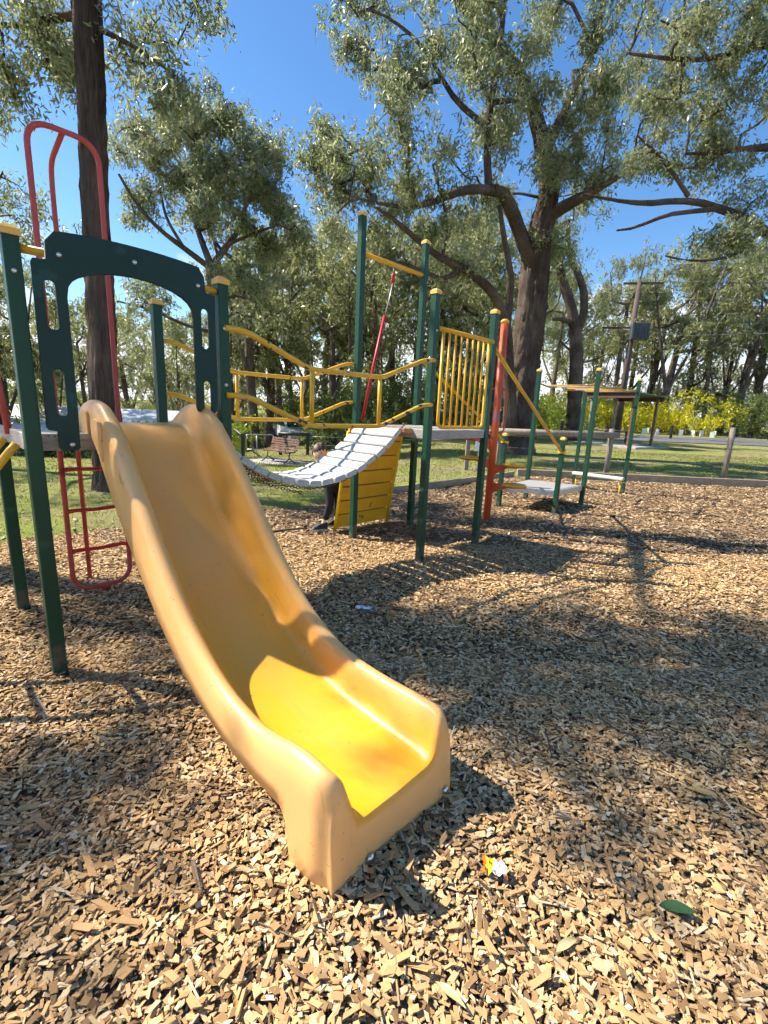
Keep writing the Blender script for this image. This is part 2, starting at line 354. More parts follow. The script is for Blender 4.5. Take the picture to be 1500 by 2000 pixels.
bed = link('mulch_bed', grid_mesh('mulch_bed', np.arange(-10, 16.6, .12), np.arange(-3.5, 11.6, .12), bedz, M_mulch, jb)); tag(bed, kind='structure')

# wood chips: real chips over the bed, dense near by
def rot_frames(n, tilt, rng):
    yaw = rng.uniform(0, 2*np.pi, n); ta = rng.uniform(0, 2*np.pi, n); tl = np.abs(rng.normal(0, tilt, n))
    nz = np.stack([np.sin(tl)*np.cos(ta), np.sin(tl)*np.sin(ta), np.cos(tl)], -1)
    a = np.stack([np.cos(yaw), np.sin(yaw), np.zeros(n)], -1); a -= nz*(a*nz).sum(1)[:, None]; a /= np.linalg.norm(a, axis=1)[:, None]
    return a, np.cross(nz, a), nz
CUB = np.array([(-1,-1,-1),(1,-1,-1),(1,1,-1),(-1,1,-1),(-1,-1,1),(1,-1,1),(1,1,1),(-1,1,1)], float)
CQ = np.array([(4,5,6,7),(0,1,5,4),(1,2,6,5),(2,3,7,6),(3,0,4,7)])
def chips(P, rng, size=1., tilt=.38, flat=0):
    n = len(P); a, b, c = rot_frames(n, tilt, rng)
    l = rng.gamma(5, .0026, n)+.006; l *= size; w = np.minimum(rng.gamma(6, .0012, n)+.0028, l*.85/size)*size; h = rng.uniform(.0012, .0034, n)*size
    long_ = rng.random(n) < .09; l[long_] *= 2.1; w[long_] *= .6; fine = rng.random(n) < .25; l[fine] *= .6; w[fine] *= .55
    if flat == 1: cub, qq = CUB[4:], np.array([(0,1,2,3)])
    elif flat == 2: cub, qq = CUB[1:], CQ[[0, 2, 3]]-1
    else: cub, qq = CUB, CQ
    k = len(cub)
    sgn = np.repeat(cub[None], n, 0); sgn = sgn * rng.uniform(.62, 1.12, (n, k, 3))
    sk = rng.normal(0, .35, n)
    x = sgn[..., 0]*l[:, None] + sk[:, None]*sgn[..., 1]*w[:, None]; y = sgn[..., 1]*w[:, None]; z = sgn[..., 2]*h[:, None]
    v = P[:, None] + x[..., None]*a[:, None] + y[..., None]*b[:, None] + z[..., None]*c[:, None]
    q = (qq[None] + (np.arange(n)*k)[:, None, None]).reshape(-1, 4)
    return v.reshape(-1, 3), q
def sample_bed(y0, y1, dens, rng, ang=.98):
    area = (y1**2 - y0**2)*ang; n = int(area*dens)
    y = np.sqrt(rng.uniform(y0**2, y1**2, n)); x = rng.uniform(-ang, ang, n)*(y+.25)
    k = jb(x, y); return x[k], y[k]
rng = np.random.default_rng(3)
for (y0, y1, dens, lay, size, tl, flat, m, nm) in ((.35, 2.6, 8600, .018, .68, .30, 0, M_chip, 'wood_chips'), (2.4, 5.2, 3900, .018, .80, .34, 2, M_chip, 'wood_chips'), (5.0, 12.0, 700, .012, 1.35, .34, 1, M_chipf, 'wood_chips')):
    x, y = sample_bed(y0, y1, dens, rng)
    P = np.stack([x, y, bedz(x, y) + .004 + rng.random(len(x))*lay], -1)
    v, q = chips(P, rng, size, tl, flat)
    tag(link(nm, np_mesh(nm, v, q, m), bed), kind='stuff')
# chips out to either side
n = 52000; y = rng.uniform(.2, 6.0, n); x = (.98*(y+.25)-.05+rng.uniform(0, 1.0, n)**1.3*1.5)*np.where(rng.random(n) < .5, -1, 1); kk = jb(x, y); x, y = x[kk], y[kk]
v, q = chips(np.stack([x, y, bedz(x, y)+.004+rng.random(len(x))*.016], -1), rng, .86, .32, 2); tag(link('wood_chips', np_mesh('wood_chips', v, q, M_chip), bed), kind='stuff')
# bark shreds, splinters and twigs mixed in
x, y = sample_bed(.5, 6.5, 28, rng); n = len(x); P = np.stack([x, y, bedz(x, y) + .022 + rng.random(n)*.008], -1)
a, b, c = rot_frames(n, .16, rng); l = rng.gamma(3, .008, n)+.012; w = rng.uniform(.0015, .0055, n); h = rng.uniform(.001, .003, n)
v = P[:, None] + (CUB[None, :, 0]*l[:, None])[..., None]*a[:, None] + (CUB[None, :, 1]*w[:, None]*rng.uniform(.5, 1.2, (n, 8)))[..., None]*b[:, None] + (CUB[None, :, 2]*h[:, None]+.25*l[:, None]*(CUB[None, :, 0]*rng.normal(0, .12, n)[:, None]))[..., None]*c[:, None]
q = (CQ[None] + (np.arange(n)*8)[:, None, None]).reshape(-1, 4)
tag(link('bark_shreds', np_mesh('bark_shreds', v.reshape(-1, 3), q, m_chip('bark_shred', [(0, (.05, .035, .025)), (.4, (.13, .09, .06)), (.75, (.26, .21, .16)), (1, (.42, .37, .31))])), bed), kind='stuff')
# the 300 chips nearest the camera that lie on top are pieces of their own
protos = []
for i in range(12):
    v, q = chips(np.zeros((1, 3)), rng, .95, .05); protos.append(np_mesh('wood_chip', v, q, M_chip))
k = 0
while k < 300:
    y = math.sqrt(rng.uniform(.75**2, 1.5**2)); x = rng.uniform(-.9, .95)*y
    u_, v_ = uv_of(x, y)
    if .2 < u_ < .96 and v_ > -2.0: continue
    o = link('wood_chip', protos[k % 12], bed); o.location = (x, y, float(bedz(x, y)) + .026 + rng.random()*.006)
    o.rotation_euler = (rng.normal(0, .3), rng.normal(0, .3), rng.uniform(0, 6.28)); k += 1

# fallen gum leaves on bed and lawn
def flat_leaves(P, rng, L0, L1, asp=.2):
    n = len(P); a, b, c = rot_frames(n, .22, rng); l = rng.uniform(L0, L1, n); w = l*asp*rng.uniform(.7, 1.2, n); cu = l*rng.uniform(-.12, .2, n)
    v = np.stack([P - a*l[:, None]/2 + c*cu[:, None], P + b*w[:, None]/2, P + a*l[:, None]/2 + c*cu[:, None], P - b*w[:, None]/2], 1)
    return v.reshape(-1, 3), np.arange(n*4).reshape(-1, 4)
M_litter = m_chip('fallen_leaf', [(0, (.13, .07, .04)), (.4, (.28, .17, .09)), (.75, (.42, .31, .2)), (1, (.5, .44, .33))])
x, y = sample_bed(.6, 9, 24, rng); P = np.stack([x, y, bedz(x, y) + .03 + rng.random(len(x))*.006], -1)
v, q = flat_leaves(P, rng, .04, .1); tag(link('leaf_litter', np_mesh('leaf_litter', v, q, M_litter), bed), kind='stuff')
n = 26000; y = np.sqrt(rng.uniform(16, 28**2, n)); x = rng.uniform(-1, 1, n)*y; kk = ~in_poly(x, y); x, y = x[kk], y[kk]
dd = np.sin(.8*x+.5*y)+np.sin(.37*y-.9*x+2); kk = rng.random(len(x)) < np.clip(.45+.4*dd, .08, 1); x, y = x[kk], y[kk]
v, q = flat_leaves(np.stack([x, y, tz(x, y)+.02], -1), rng, .06, .13, .28); o = link('leaf_litter', np_mesh('leaf_litter', v, q, M_litter)); tag(o, 'brown fallen gum leaves scattered over the lawn', 'leaf litter', kind='stuff')
# short grass
M_blade = m_leaf('grass_blade', [(0, (.09, .13, .025)), (.6, (.17, .21, .04)), (1, (.30, .29, .10))], .3, .6)
n = 90000; y = np.sqrt(rng.uniform(4**2, 22**2, n)); x = rng.uniform(-1, 1, n)*y; kk = ~jb(x, y); x, y = x[kk], y[kk]
dd = np.sin(.45*x+1)+np.sin(.5*y+.3*x); kk = rng.random(len(x)) < np.clip(.65+.3*dd, .15, 1); x, y = x[kk], y[kk]; n = len(x)
h = rng.uniform(.02, .05, n); an = rng.uniform(0, 6.28, n); w = .006 + .0006*y; ln = rng.normal(0, .015, (n, 2)); z = tz(x, y)
v = np.stack([np.stack([x-w*np.cos(an), y-w*np.sin(an), z-.01], -1), np.stack([x+w*np.cos(an), y+w*np.sin(an), z-.01], -1), np.stack([x+ln[:, 0], y+ln[:, 1], z+h], -1)], 1).reshape(-1, 3)
tag(link('grass', np_mesh('grass', v, np.arange(n*3).reshape(-1, 3), M_blade)), 'short sunlit lawn grass around the mulched play area', 'grass', kind='stuff')

# road far right
P = [(9, 33.5), (30, 35.0), (80, 40.5), (140, 49), (140, 64), (80, 53.5), (30, 46.0), (9, 43.0)]
mb = MB(); lo, hi = P[:4], P[4:][::-1]
for i in range(3):
    for k in range(8):
        a = [lo[i][j]+(lo[i+1][j]-lo[i][j])*k/8 for j in (0, 1)]; b = [lo[i][j]+(lo[i+1][j]-lo[i][j])*(k+1)/8 for j in (0, 1)]
        c = [hi[i][j]+(hi[i+1][j]-hi[i][j])*(k+1)/8 for j in (0, 1)]; d = [hi[i][j]+(hi[i+1][j]-hi[i][j])*k/8 for j in (0, 1)]
        mb.add([(p[0], p[1], float(hgt(*p))+.045) for p in (a, b, c, d)], [(0, 1, 2, 3)])
tag(mb.build('road', M_road), kind='structure')

# timber edging
ed = thing('timber_edging', 'low timber sleeper edging along the far side of the mulch', 'edging', (3.2, 11.5, 0))
def sleeper(p, q, par, h=.20, w=.09, m=M_edge):
    a = math.atan2(q[1]-p[1], q[0]-p[0]); l = math.hypot(q[0]-p[0], q[1]-p[1]); c = ((p[0]+q[0])/2, (p[1]+q[1])/2)
    o = MB().box((0, 0, 0), (l-.008, w, h)).build('sleeper', m, par, .008); o.location = (c[0]-par.location[0], c[1]-par.location[1], float(hgt(*c))+.02); o.rotation_euler = (0, 0, a); return o
E_ = [(3.25, 11.52), (5.6, 11.5), (8.0, 11.48), (10.4, 11.46), (12.8, 11.44), (15.2, 11.42)]
for a, b in zip(E_, E_[1:]): sleeper(a, b, ed, .26)
ed2 = thing('timber_edging', 'narrow timber edging between the mulch and the lawn behind the towers', 'edging', (1.0, 9.27, 0))
for a, b in zip([(-.6, 7.65), (1.0, 9.27), (2.2, 10.49)], [(1.0, 9.27), (2.2, 10.49), (3.15, 11.45)]): sleeper(a, b, ed2, .15, .06)
# ================================================================== play structure
PS = .066
post_m = {}
def post_mesh(h):
    if h not in post_m:
        post_m[h] = MB().box((0, 0, h/2-.2), (PS, PS, h+.4)).mesh('post', M_green)
    return post_m[h]
c_ = PS/2+.005
cap_mesh = MB().add([(-c_,-c_,-.012),(c_,-c_,-.012),(c_,c_,-.012),(-c_,c_,-.012),(-c_,-c_,.016),(c_,-c_,.016),(c_,c_,.016),(-c_,c_,.016),(-.016,-.016,.034),(.016,-.016,.034),(.016,.016,.034),(-.016,.016,.034)],
    [(3,2,1,0),(0,1,5,4),(1,2,6,5),(2,3,7,6),(3,0,4,7),(4,5,9,8),(5,6,10,9),(6,7,11,10),(7,4,8,11),(8,9,10,11)]).mesh('cap', M_cap)
bolt_mesh = MB().lathe([(.012, 0), (.012, .004), (.008, .008), (.0001, .0095)], n=10).mesh('bolt', M_bolt)
def bolt(par, p, n='-v', s=1.):
    o = link('bolt', bolt_mesh, par); o.location = p; o.scale = (s, s, s)
    o.rotation_euler = {'-v': (R(90), 0, 0), '+v': (R(-90), 0, 0), '-u': (0, R(-90), 0), '+u': (0, R(90), 0), 'z': (0, 0, 0)}[n]
    return o
def post(par, u, v, h, bolts=()):
    o = link('post', post_mesh(round(h, 3)), par); o.location = (u, v, 0)
    b = o.modifiers.new('bevel', 'BEVEL'); b.width = .006; b.segments = 2
    c = link('cap', cap_mesh, o); c.location = (0, 0, h)
    for z, f in bolts:
        bolt(o, {'-v': (0, -PS/2, z), '-u': (-PS/2, 0, z)}[f], f)
    return o
def flat_panel(name, outline, holes, thick, m, par, loc, bevel=.004):
    """a sheet cut to an outline with holes, standing in the local x-z plane"""
    cu = bpy.data.curves.new(name, 'CURVE'); cu.dimensions = '2D'; cu.fill_mode = 'BOTH'; cu.extrude = thick/2 - bevel; cu.bevel_depth = bevel; cu.bevel_resolution = 1; cu.offset = -bevel
    for ring in [outline]+holes:
        s = cu.splines.new('POLY'); s.points.add(len(ring)-1); s.use_cyclic_u = True
        for p, c in zip(s.points, ring): p.co = (c[0], c[1], 0, 1)
    tmp = bpy.data.objects.new('tmp', cu); COL.objects.link(tmp); dg = bpy.context.evaluated_depsgraph_get()
    me = bpy.data.meshes.new_from_object(tmp.evaluated_get(dg)); bpy.data.objects.remove(tmp); bpy.data.curves.remove(cu)
    me.materials.clear(); me.materials.append(m); o = link(name, me, par); o.location = loc; o.rotation_euler = (R(90), 0, 0); return o
def rrect(x0, x1, z0, z1, r, n=4):
    o = []
    for cx, cz, a in ((x1-r, z1-r, 0), (x0+r, z1-r, 90), (x0+r, z0+r, 180), (x1-r, z0+r, 270)):
        for k in range(n+1): t_ = R(a+90*k/n); o.append((cx+r*math.cos(t_), cz+r*math.sin(t_)))
    return o

# ---- first tower (slide tower)
T1_ = sthing('play_tower', 'near play tower with green posts, grey deck and arched slide entry panel', 'play tower', 0, 0)
post(T1_, 0, 0, 2.14, [(1.98, '-v')]); post(T1_, 0, 1, 2.14); post(T1_, 1, 0, 2.14, [(1.88, '-v'), (1.55, '-v')]); post(T1_, 1, 1, 2.14)
def deck(par, u0, u1, v0, v1, z, th=.085, fo=0.):
    d = MB().box(((u0+u1)/2, (v0+v1)/2, z-.012), (u1-u0-.066, v1-v0-.066, .024)).build('deck', M_deck, par)
    for (a, b, c, e) in ((u0+PS/2+.003, u1-PS/2-.003, v0+fo-.02, v0+fo+.02), (u0+PS/2+.003, u1-PS/2-.003, v1-.02, v1+.02)):
        MB().box(((a+b)/2, (c+e)/2, z-th/2+.002), (b-a, .04, th)).build('deck_edge', M_fascia, par, .004)
    for (a, b, c, e) in ((u0-.02, u0+.02, v0+PS/2+.003, v1-PS/2-.003), (u1-.02, u1+.02, v0+PS/2+.003, v1-PS/2-.003)):
        MB().box(((a+b)/2, (c+e)/2, z-th/2+.002), (.04, e-c, th)).build('deck_edge', M_fascia, par, .004)
    return d
deck(T1_, 0, 1, 0, 1, 1.25, fo=.055)
# arched entry panel
outer = [(.12, 2.13)] + [(x, 2.075+.125*math.sqrt(max(0, 1-((x-.5)/.62)**2))) for x in np.linspace(.16, .84, 12)] + [(.87, 2.13), (.875, 2.055), (.93, 2.045), (.93, 1.42), (.92, 1.385), (.81, 1.385), (.80, 1.41), (.80, 1.90)]
inner = [(.795-.30*(1-math.cos(a))-.0, 1.93+.12*math.sin(a)) for a in np.linspace(.15, math.pi/2, 7)] + [(.495-.30*math.sin(a), 1.93+.12*math.cos(a)) for a in np.linspace(.15, math.pi/2-.15, 7)]
left = [(.19, 1.90), (.19, 1.43), (.185, 1.19), (.175, 1.175), (.105, 1.175), (.095, 1.19), (.095, 1.27), (.06, 1.275), (.052, 1.29), (.06, 2.03), (.068, 2.045), (.115, 2.05)]
ap = flat_panel('arch_panel', outer + inner + left, [rrect(.10, .145, 1.745, 1.965, .022), rrect(.10, .145, 1.345, 1.565, .022), rrect(.845, .89, 1.745, 1.965, .022), rrect(.845, .89, 1.345, 1.565, .022)], .024, M_panel, T1_, (0, -.052, 0))
for p in ((.17, 2.08), (.5, 2.125), (.83, 2.08), (.15, 1.205)): b = link('bolt', bolt_mesh, ap); b.location = (p[0], p[1], .0121)
MB().tube([(.03, 0, 2.085), (.5, -.012, 2.10), (.97, 0, 2.085)], .019, 10).build('cross_tube', M_yellow, T1_)

# ---- red climbing pole ladder behind the first tower
LD = sthing('climbing_ladder', 'tall red looped climbing ladder behind the slide tower', 'ladder', .51, 1.05)
loop = rounded([(-.195, 0, .9), (-.195, 0, 3.07), (.195, 0, 3.07), (.195, 0, .03), (-.195, 0, .03), (-.195, 0, .95)], .14, 7)
MB().tube(loop, .0175, 10, caps=False).build('side_rail', M_redfade, LD)
for z in (.33, .63, .93): MB().tube([(-.19, 0, z), (-.14, 0, z+.004), (0, 0, z-.002), (.14, 0, z+.004), (.19, 0, z)], [.0185, .0145, .0135, .0145, .0185], 8).build('rung', M_red, LD)
MB().tube([(0, 0, .03), (0, 0, -.15)], .0175, 8).build('foot', M_red, LD)
MB().tube(rounded([(0, 0, 3.068), (0, .36, 3.0), (0, .38, 2.80), (0, .38, -.1)], .1), .0165, 10).build('pole', M_redfade, LD)

# ---- left side of the first tower: yellow inclined climber and red hand rail
YC = sthing('inclined_climber', 'yellow tube climber leaning on the left edge of the slide tower', 'climber', -.05, .3)
for v in (-.20, .16): MB().tube([(0, v, 1.20), (-.03, v, 1.165), (-.95, v, -.05)], .019, 10).build('side_rail', M_yellow, YC)
for k, (u, z) in enumerate(((-.20, .94), (-.42, .65), (-.64, .36))): MB().tube([(u, -.20, z), (u, .16, z)], .015, 8).build('rung', M_yellow, YC)
RH = sthing('hand_rail', 'red hand rail standing at the left edge of the slide tower deck', 'hand rail', -.02, .62)
MB().tube(rounded([(0, -.1, 1.22), (-.02, -.1, 1.5), (-.06, -.1, 1.85), (-.06, .3, 1.85), (0, .3, 1.22)], .1), .0175, 10).build('tube', M_redfade, RH)

# ---- slide
SL = sthing('slide', 'peach and yellow moulded plastic slide running down onto the wood chips', 'slide', .58, 0)
V_ = [.31, .30, .27, .22, .14, .05, -.04, -.12, -.22, -.32, -.42, -.55, -.70, -.85, -1.0, -1.15, -1.30, -1.45, -1.60, -1.74, -1.84, -1.90, -1.935, -1.955]
RM = [1.29, 1.345, 1.39, 1.412, 1.426, 1.428, 1.415, 1.385, 1.315, 1.225, 1.125, .985, .82, .665, .535, .44, .375, .347, .340, .342, .343, .338, .318, .270]
BD = [1.30, 1.30, 1.30, 1.298, 1.292, 1.268, 1.205, 1.11, .99, .885, .788, .675, .545, .435, .345, .278, .230, .203, .192, .187, .185, .183, .181, .178]
SKB = [1.255, 1.255, 1.255, 1.255, 1.245, 1.195, 1.13, 1.06, .965, .87, .775, .66, .53, .42, .33, .262, .214, .19, .176, .17, .165, .15, .10, -.06]
def smooth_list(a):
    return a
# outer skirt drops to the ground at the foot
FOOT = [z for z in SKB]; FOOT[18] = .20; FOOT[19] = .175
Vf = list(np.interp(np.linspace(0, 1, 91), np.linspace(0, 1, len(V_)), V_)); ti = np.linspace(0, len(V_)-1, 91)
def cr_spline(a):
    a = np.asarray(a, float); i = np.clip(np.floor(ti).astype(int), 0, len(a)-2); f = ti-i
    p0 = a[np.maximum(i-1, 0)]; p1 = a[i]; p2 = a[i+1]; p3 = a[np.minimum(i+2, len(a)-1)]
    return .5*((2*p1)+(-p0+p2)*f+(2*p0-5*p1+4*p2-p3)*f*f+(-p0+3*p1-3*p2+p3)*f**3)
Vf, Rf, Bf = cr_spline(V_), cr_spline(RM), cr_spline(BD)
vs_, fs_, fade = [], [], []
def sect(v, zr, zb, zs, q=0.):
    w = zr - zb
    half = [(-.322, zs, 1.), (-.322, zs+(zr-zs)*.35, 1.), (-.318, zr-min(.07, w*.5), 1.), (-.311, zr-.030, 1.), (-.300, zr-.012, 1.), (-.284, zr-.001, .95), (-.268, zr-.001, .85), (-.252, zr-.012, .75), (-.240, zr-.034, .65),
            (-.228, zb+w*.55, .55), (-.214, zb+w*.30, .45), (-.198, zb+w*.13, .32), (-.176, zb+w*.035, .18), (-.150, zb+.002, .05), (-.08, zb, .0), (0, zb-.002, .0)]
    return half + [(-a, b, c) for a, b, c in reversed(half[:-1])]
NS = 31
for i in range(len(Vf)):
    v = Vf[i]; zs = Bf[i]-.02
    if v > 0: zs = 1.253
    if v < -1.60: zs = .175 + (.0)*0
    if v < -1.70:
        k = min(1, max(0, (-1.745-v)/.055)); zs = .175 - .235*k*k*(3-2*k)
    lr = .05*float(smooth((-v-1.5)/.32))
    for a, b, c in sect(v, Rf[i], Bf[i], zs):
        if a < -.20: b += lr*min(1, max(0, (b-Bf[i]-.02)/max(.02, Rf[i]-Bf[i]-.02)))
        f = c
        f = max(c, .62*min(1, max(0, (v+1.35)/.8)))
        vs_.append((a*(1-.075*float(smooth((-v-1.865)/.09))**2), v, b)); fade.append(f)
for i in range(len(Vf)-1):
    for k in range(NS-1):
        a = i*NS+k; fs_.append((a, a+NS, a+NS+1, a+1))
n0 = (len(Vf)-1)*NS                                  # the front apron below the last section
rows = 6
for j in range(1, rows+1):
    for k in range(NS):
        x, y, z = vs_[n0+k]; t_ = j/rows; vs_.append((x, y-.012*math.sin(t_*math.pi*.6)-.008*t_, z*(1-t_)+(-.06)*t_)); fade.append(1. if j > 0 else fade[n0+k])
for j in range(rows):
    for k in range(NS-1):
        a = (n0 if j == 0 else n0+NS*j)+k; fs_.append((a, a+NS, a+NS+1, a+1))
# back closing of the entry wings
b0 = len(vs_)
for k in range(NS): x, y, z = vs_[k]; vs_.append((x, y+.004, 1.253)); fade.append(1.)
for k in range(NS-1): fs_.append((k, k+1, b0+k+1, b0+k))
me = bpy.data.meshes.new('chute'); me.from_pydata(vs_, [], fs_); me.polygons.foreach_set('use_smooth', [True]*len(fs_)); me.materials.append(M_slide)
ca = me.attributes.new('fade', 'FLOAT', 'POINT'); ca.data.foreach_set('value', fade); me.update()
chute = link('chute', me, SL)
md = chute.modifiers.new('thick', 'SOLIDIFY'); md.thickness = .007; md.offset = -1
for u in (-.145, .255): b = bolt(SL, (u, -1.977, .035), '-v', 1.25)
# ribs moulded on the outer face of each entry wing
for sx in (-1, 1):
    fl = MB()
    for (va, vb, zt) in ((.16, .04, 1.375), (-.02, -.16, 1.335)):
        pr_ = [(va, 1.235), (va, zt-.04)] + [((va+vb)/2+(va-vb)/2*math.cos(a), zt-.04+.04*math.sin(a)) for a in np.linspace(.2, math.pi-.2, 7)] + [(vb, zt-.05), (vb, 1.12 if vb < 0 else 1.235)]
        fl.prism([(p[0], p[1]) for p in pr_], sx*.318, sx*.334, axes=(1, 2, 0))
    o = fl.build('wing_rib', M_slide, SL, .004)
    at2 = o.data.attributes.new('fade', 'FLOAT', 'POINT'); at2.data.foreach_set('value', [1.]*len(o.data.vertices))
# scuffs on the bed
# ---- second tower
T2_ = sthing('play_tower', 'middle play tower with two tall green posts, barred panel and plank bridge landing', 'play tower', 3.05, 0)
post(T2_, 0, 0, 2.48, [(2.16, '-v'), (1.92, '-u'), (1.50, '-u')]); post(T2_, 0, 1, 3.33); post(T2_, 1, 0, 2.48); post(T2_, 1, 1, 3.33)
deck(T2_, 0, 1, 0, 1, 1.27)
MB().box((-.075, .48, 1.255), (.11, .62, .045)).build('landing_board', m_paint('worn_landing_board', (.62, .33, .06), .6, wear=(.24, .10, .07), wear_at=.48, scale=7), T2_, .006)
MB().tube([(.03, 1, 2.98), (.97, 1, 2.985)], .024, 10).build('overhead_bar', M_yellow, T2_)
bp = MB().tube([(.035, -.03, 2.185), (.965, -.03, 2.185)], .02, 10).build('top_rail', M_yellow, T2_)
MB().tube(rounded([(.11, -.03, 2.18), (.11, -.03, 1.30), (.89, -.03, 1.30), (.89, -.03, 2.18)], .07), .0165, 10).build('panel_frame', M_yellow, T2_)
for k in range(7): u = .11+.78*(k+1)/8; MB().tube([(u, -.03, 1.30), (u, -.03, 2.185)], .0115, 8).build('bar', M_yellow, T2_)
# board climbing wall leaning out under the far left side of the deck
CW = sthing('climbing_wall', 'leaning yellow board climbing wall under the middle tower', 'climbing wall', 3.50, 1.1)
tilt = math.atan2(.24, 1.2); Mw = Matrix.Rotation(tilt, 3, 'X')
for k in range(7):
    z = .02+.175*k; d = (.08+.24*(1.17-z)/1.17)-.06
    MB().box((.03*(1-z/1.2), d, z+.08), (.88, .03, .162), M=Mw).build('board', M_wall, CW, .002)
MB().box((.015, .17, .60), (.84, .012, 1.16), M=Mw).build('gap_shade_sheet', m_paint('gap_shade_brown', (.09, .06, .035), .8), CW)  # added dark sheet: blocks light through the board gaps so they read shaded
M_strip = m_paint('bright_yellow_strip', (.85, .55, .02), .45)
for s in (-1, 1):
    MB().tube([(s*.452+.035, .275, -.08), (s*.452, .02, 1.19)], .024, 4).build('side_frame', M_strip, CW)
# rope swing
RP = sthing('climbing_rope', 'red sleeved rope hanging from the yellow overhead bar', 'rope', 3.53, 1.0)
MB().tube([(0, 0, 2.96), (0, 0, 2.90)], .006, 6).build('shackle', M_steel, RP)
MB().lathe([(.012, 0), (.020, .015), (.020, .075), (.010, .10)], (0, 0, 2.80), 10).build('swivel', M_rope, RP)
MB().tube([(0, 0, 2.81), (-.05, .0, 2.62), (-.11, 0, 2.43)], .005, 6).build('wire', M_steel, RP)
MB().tube([(-.11, 0, 2.44), (-.25, .0, 1.90), (-.39, .0, 1.32)], .017, 8).build('sleeve', M_rope, RP)

# ---- plank suspension bridge
BR = sthing('plank_bridge', 'sagging white plank suspension bridge with yellow rails between the two towers', 'bridge', 2.02, .5)
def bz(u): return .853+.475*(u-1.92)**2
pw, pl, ph = .057, .30, .024
plank_m = MB().prism([(-pw, -ph), (pw, -ph), (pw, .010), (pw-.010, ph), (-pw+.010, ph), (-pw, .010)], -pl, pl, axes=(0, 2, 1)).mesh('plank', M_plank)
us, u = [], 1.06
while u < 2.90: us.append(u); u += .131/math.sqrt(1+(.95*(u-1.92))**2)
for i, u in enumerate(us):
    o = link('plank', plank_m, BR); o.location = (u-2.02, -.02+random.uniform(-.006, .006), bz(u)-ph); o.rotation_euler = (random.uniform(-.01, .01), -math.atan(.95*(u-1.92)) + random.uniform(-.03, .03), random.uniform(-.012, .012))
    b = o.modifiers.new('bevel', 'BEVEL'); b.width = .002; b.segments = 1
def chain(v, u0_, u1_, dz, name='chain'):
    mb = MB(); u = u0_; i = 0
    while u < u1_:
        s = .95*(u-1.92); d = Vector((1, 0, s)).normalized(); n = Vector((-d.z, 0, d.x)); a = n if i % 2 else Vector((0, 1, 0))
        c = Vector((u-2.02, v-.5, bz(u)+dz)); pts = [c + d*(.019*math.cos(t_)) + a*(.011*math.sin(t_)) for t_ in np.linspace(0, 2*math.pi, 9)]
        mb.tube(pts, .0034, 5, caps=False); u += .028/math.sqrt(1+s*s); i += 1
    return mb.build(name, M_chain, BR)
for v in (.23, .73): chain(v, 1.02, 2.98, -.068); 
for v in (.20, .76): chain(v, 1.02, 1.75, -.10)
def bridge_rail(v, s):
    for zf, sg in ((1.70, .19), (1.305, .195)):
        pts = [(1.0+.0, v, zf+.185), (1.14, v, zf+.185), (1.64, v, zf), (2.37, v, zf), (2.90, v, zf+.19), (3.04, v, zf+.20)]
        pts = [(p[0]-2.02, p[1]-.5+s*.0, p[2]) for p in pts]
        MB().tube(rounded(pts, .07, 4), .0185, 10).build('rail', M_ywear, BR)
    for u in (1.66, 2.35): MB().tube([(u-2.02, v-.5, 1.305), (u-2.02, v-.5, 1.70)], .0165, 8).build('upright', M_yellow, BR)
bridge_rail(-.035, -1); bridge_rail(1.035, 1)

# ---- stepping pod pole
PO = sthing('pod_climber', 'faded orange pole with spiral stepping pods between tower and low platform', 'climber', 5.23, .58)
MB().tube([(0, 0, -.2), (0, 0, 2.62)], .05, 16).build('pole', M_orange, PO)
MB().lathe([(.054, -.02), (.054, .012), (.03, .03), (.0001, .034)], (0, 0, 2.625), 16).build('cap', M_cap, PO)
def loc_off(dx, dy): return (dx*UX[0]+dy*UX[1], dx*VX[0]+dy*VX[1])
pod_m = MB().lathe([(.10, -.022), (.155, -.014), (.162, 0), (.155, .012), (.0001, .014)], n=20).mesh('pod', M_yellow)
M_podu = M_orange
for dx, dy, z, top in ((-.30, -.02, 1.12, 0), (-.31, -.12, .86, 1), (.27, -.12, .78, 1), (.26, -.28, .53, 1)):
    lx, ly = loc_off(dx, dy)
    o = link('pod', pod_m, PO); o.location = (lx, ly, z)
    if not top: o.data = MB().lathe([(.10, -.022), (.155, -.014), (.162, 0), (.155, .012), (.0001, .014)], n=20).mesh('pod', M_orange)
    d = Vector((lx, ly, 0)).normalized(); p = d*.04; e = Vector((lx, ly, 0))-d*.06; n = Vector((-d.y, d.x, 0))*.006
    vs2 = []
    for sg in (-1, 1): vs2 += [tuple(p+n*sg+Vector((0, 0, z-.01))), tuple(e+n*sg+Vector((0, 0, z-.012))), tuple(e+n*sg+Vector((0, 0, z-.035))), tuple(p+n*sg+Vector((0, 0, z-.16)))]
    br = MB().add(vs2, [(0,1,2,3),(7,6,5,4),(0,4,5,1),(1,5,6,2),(2,6,7,3),(3,7,4,0)]).build('bracket', M_orange, PO)
    b2 = MB().lathe([(.12, -.03), (.168, -.020), (.168, -.006), (.12, -.002)], (lx, ly, z), 20).build('pod_rim', M_orange, PO)
for sx in (1, -1):
    lx, ly = loc_off(sx*.05, 0); ex, ey = loc_off(sx*.12, .0)
    MB().tube(rounded([(lx, ly, 1.78), (ex, ey, 1.76), (ex, ey, 1.22), (lx, ly, 1.20)], .06), .012, 8).build('hand_loop', M_orange, PO)

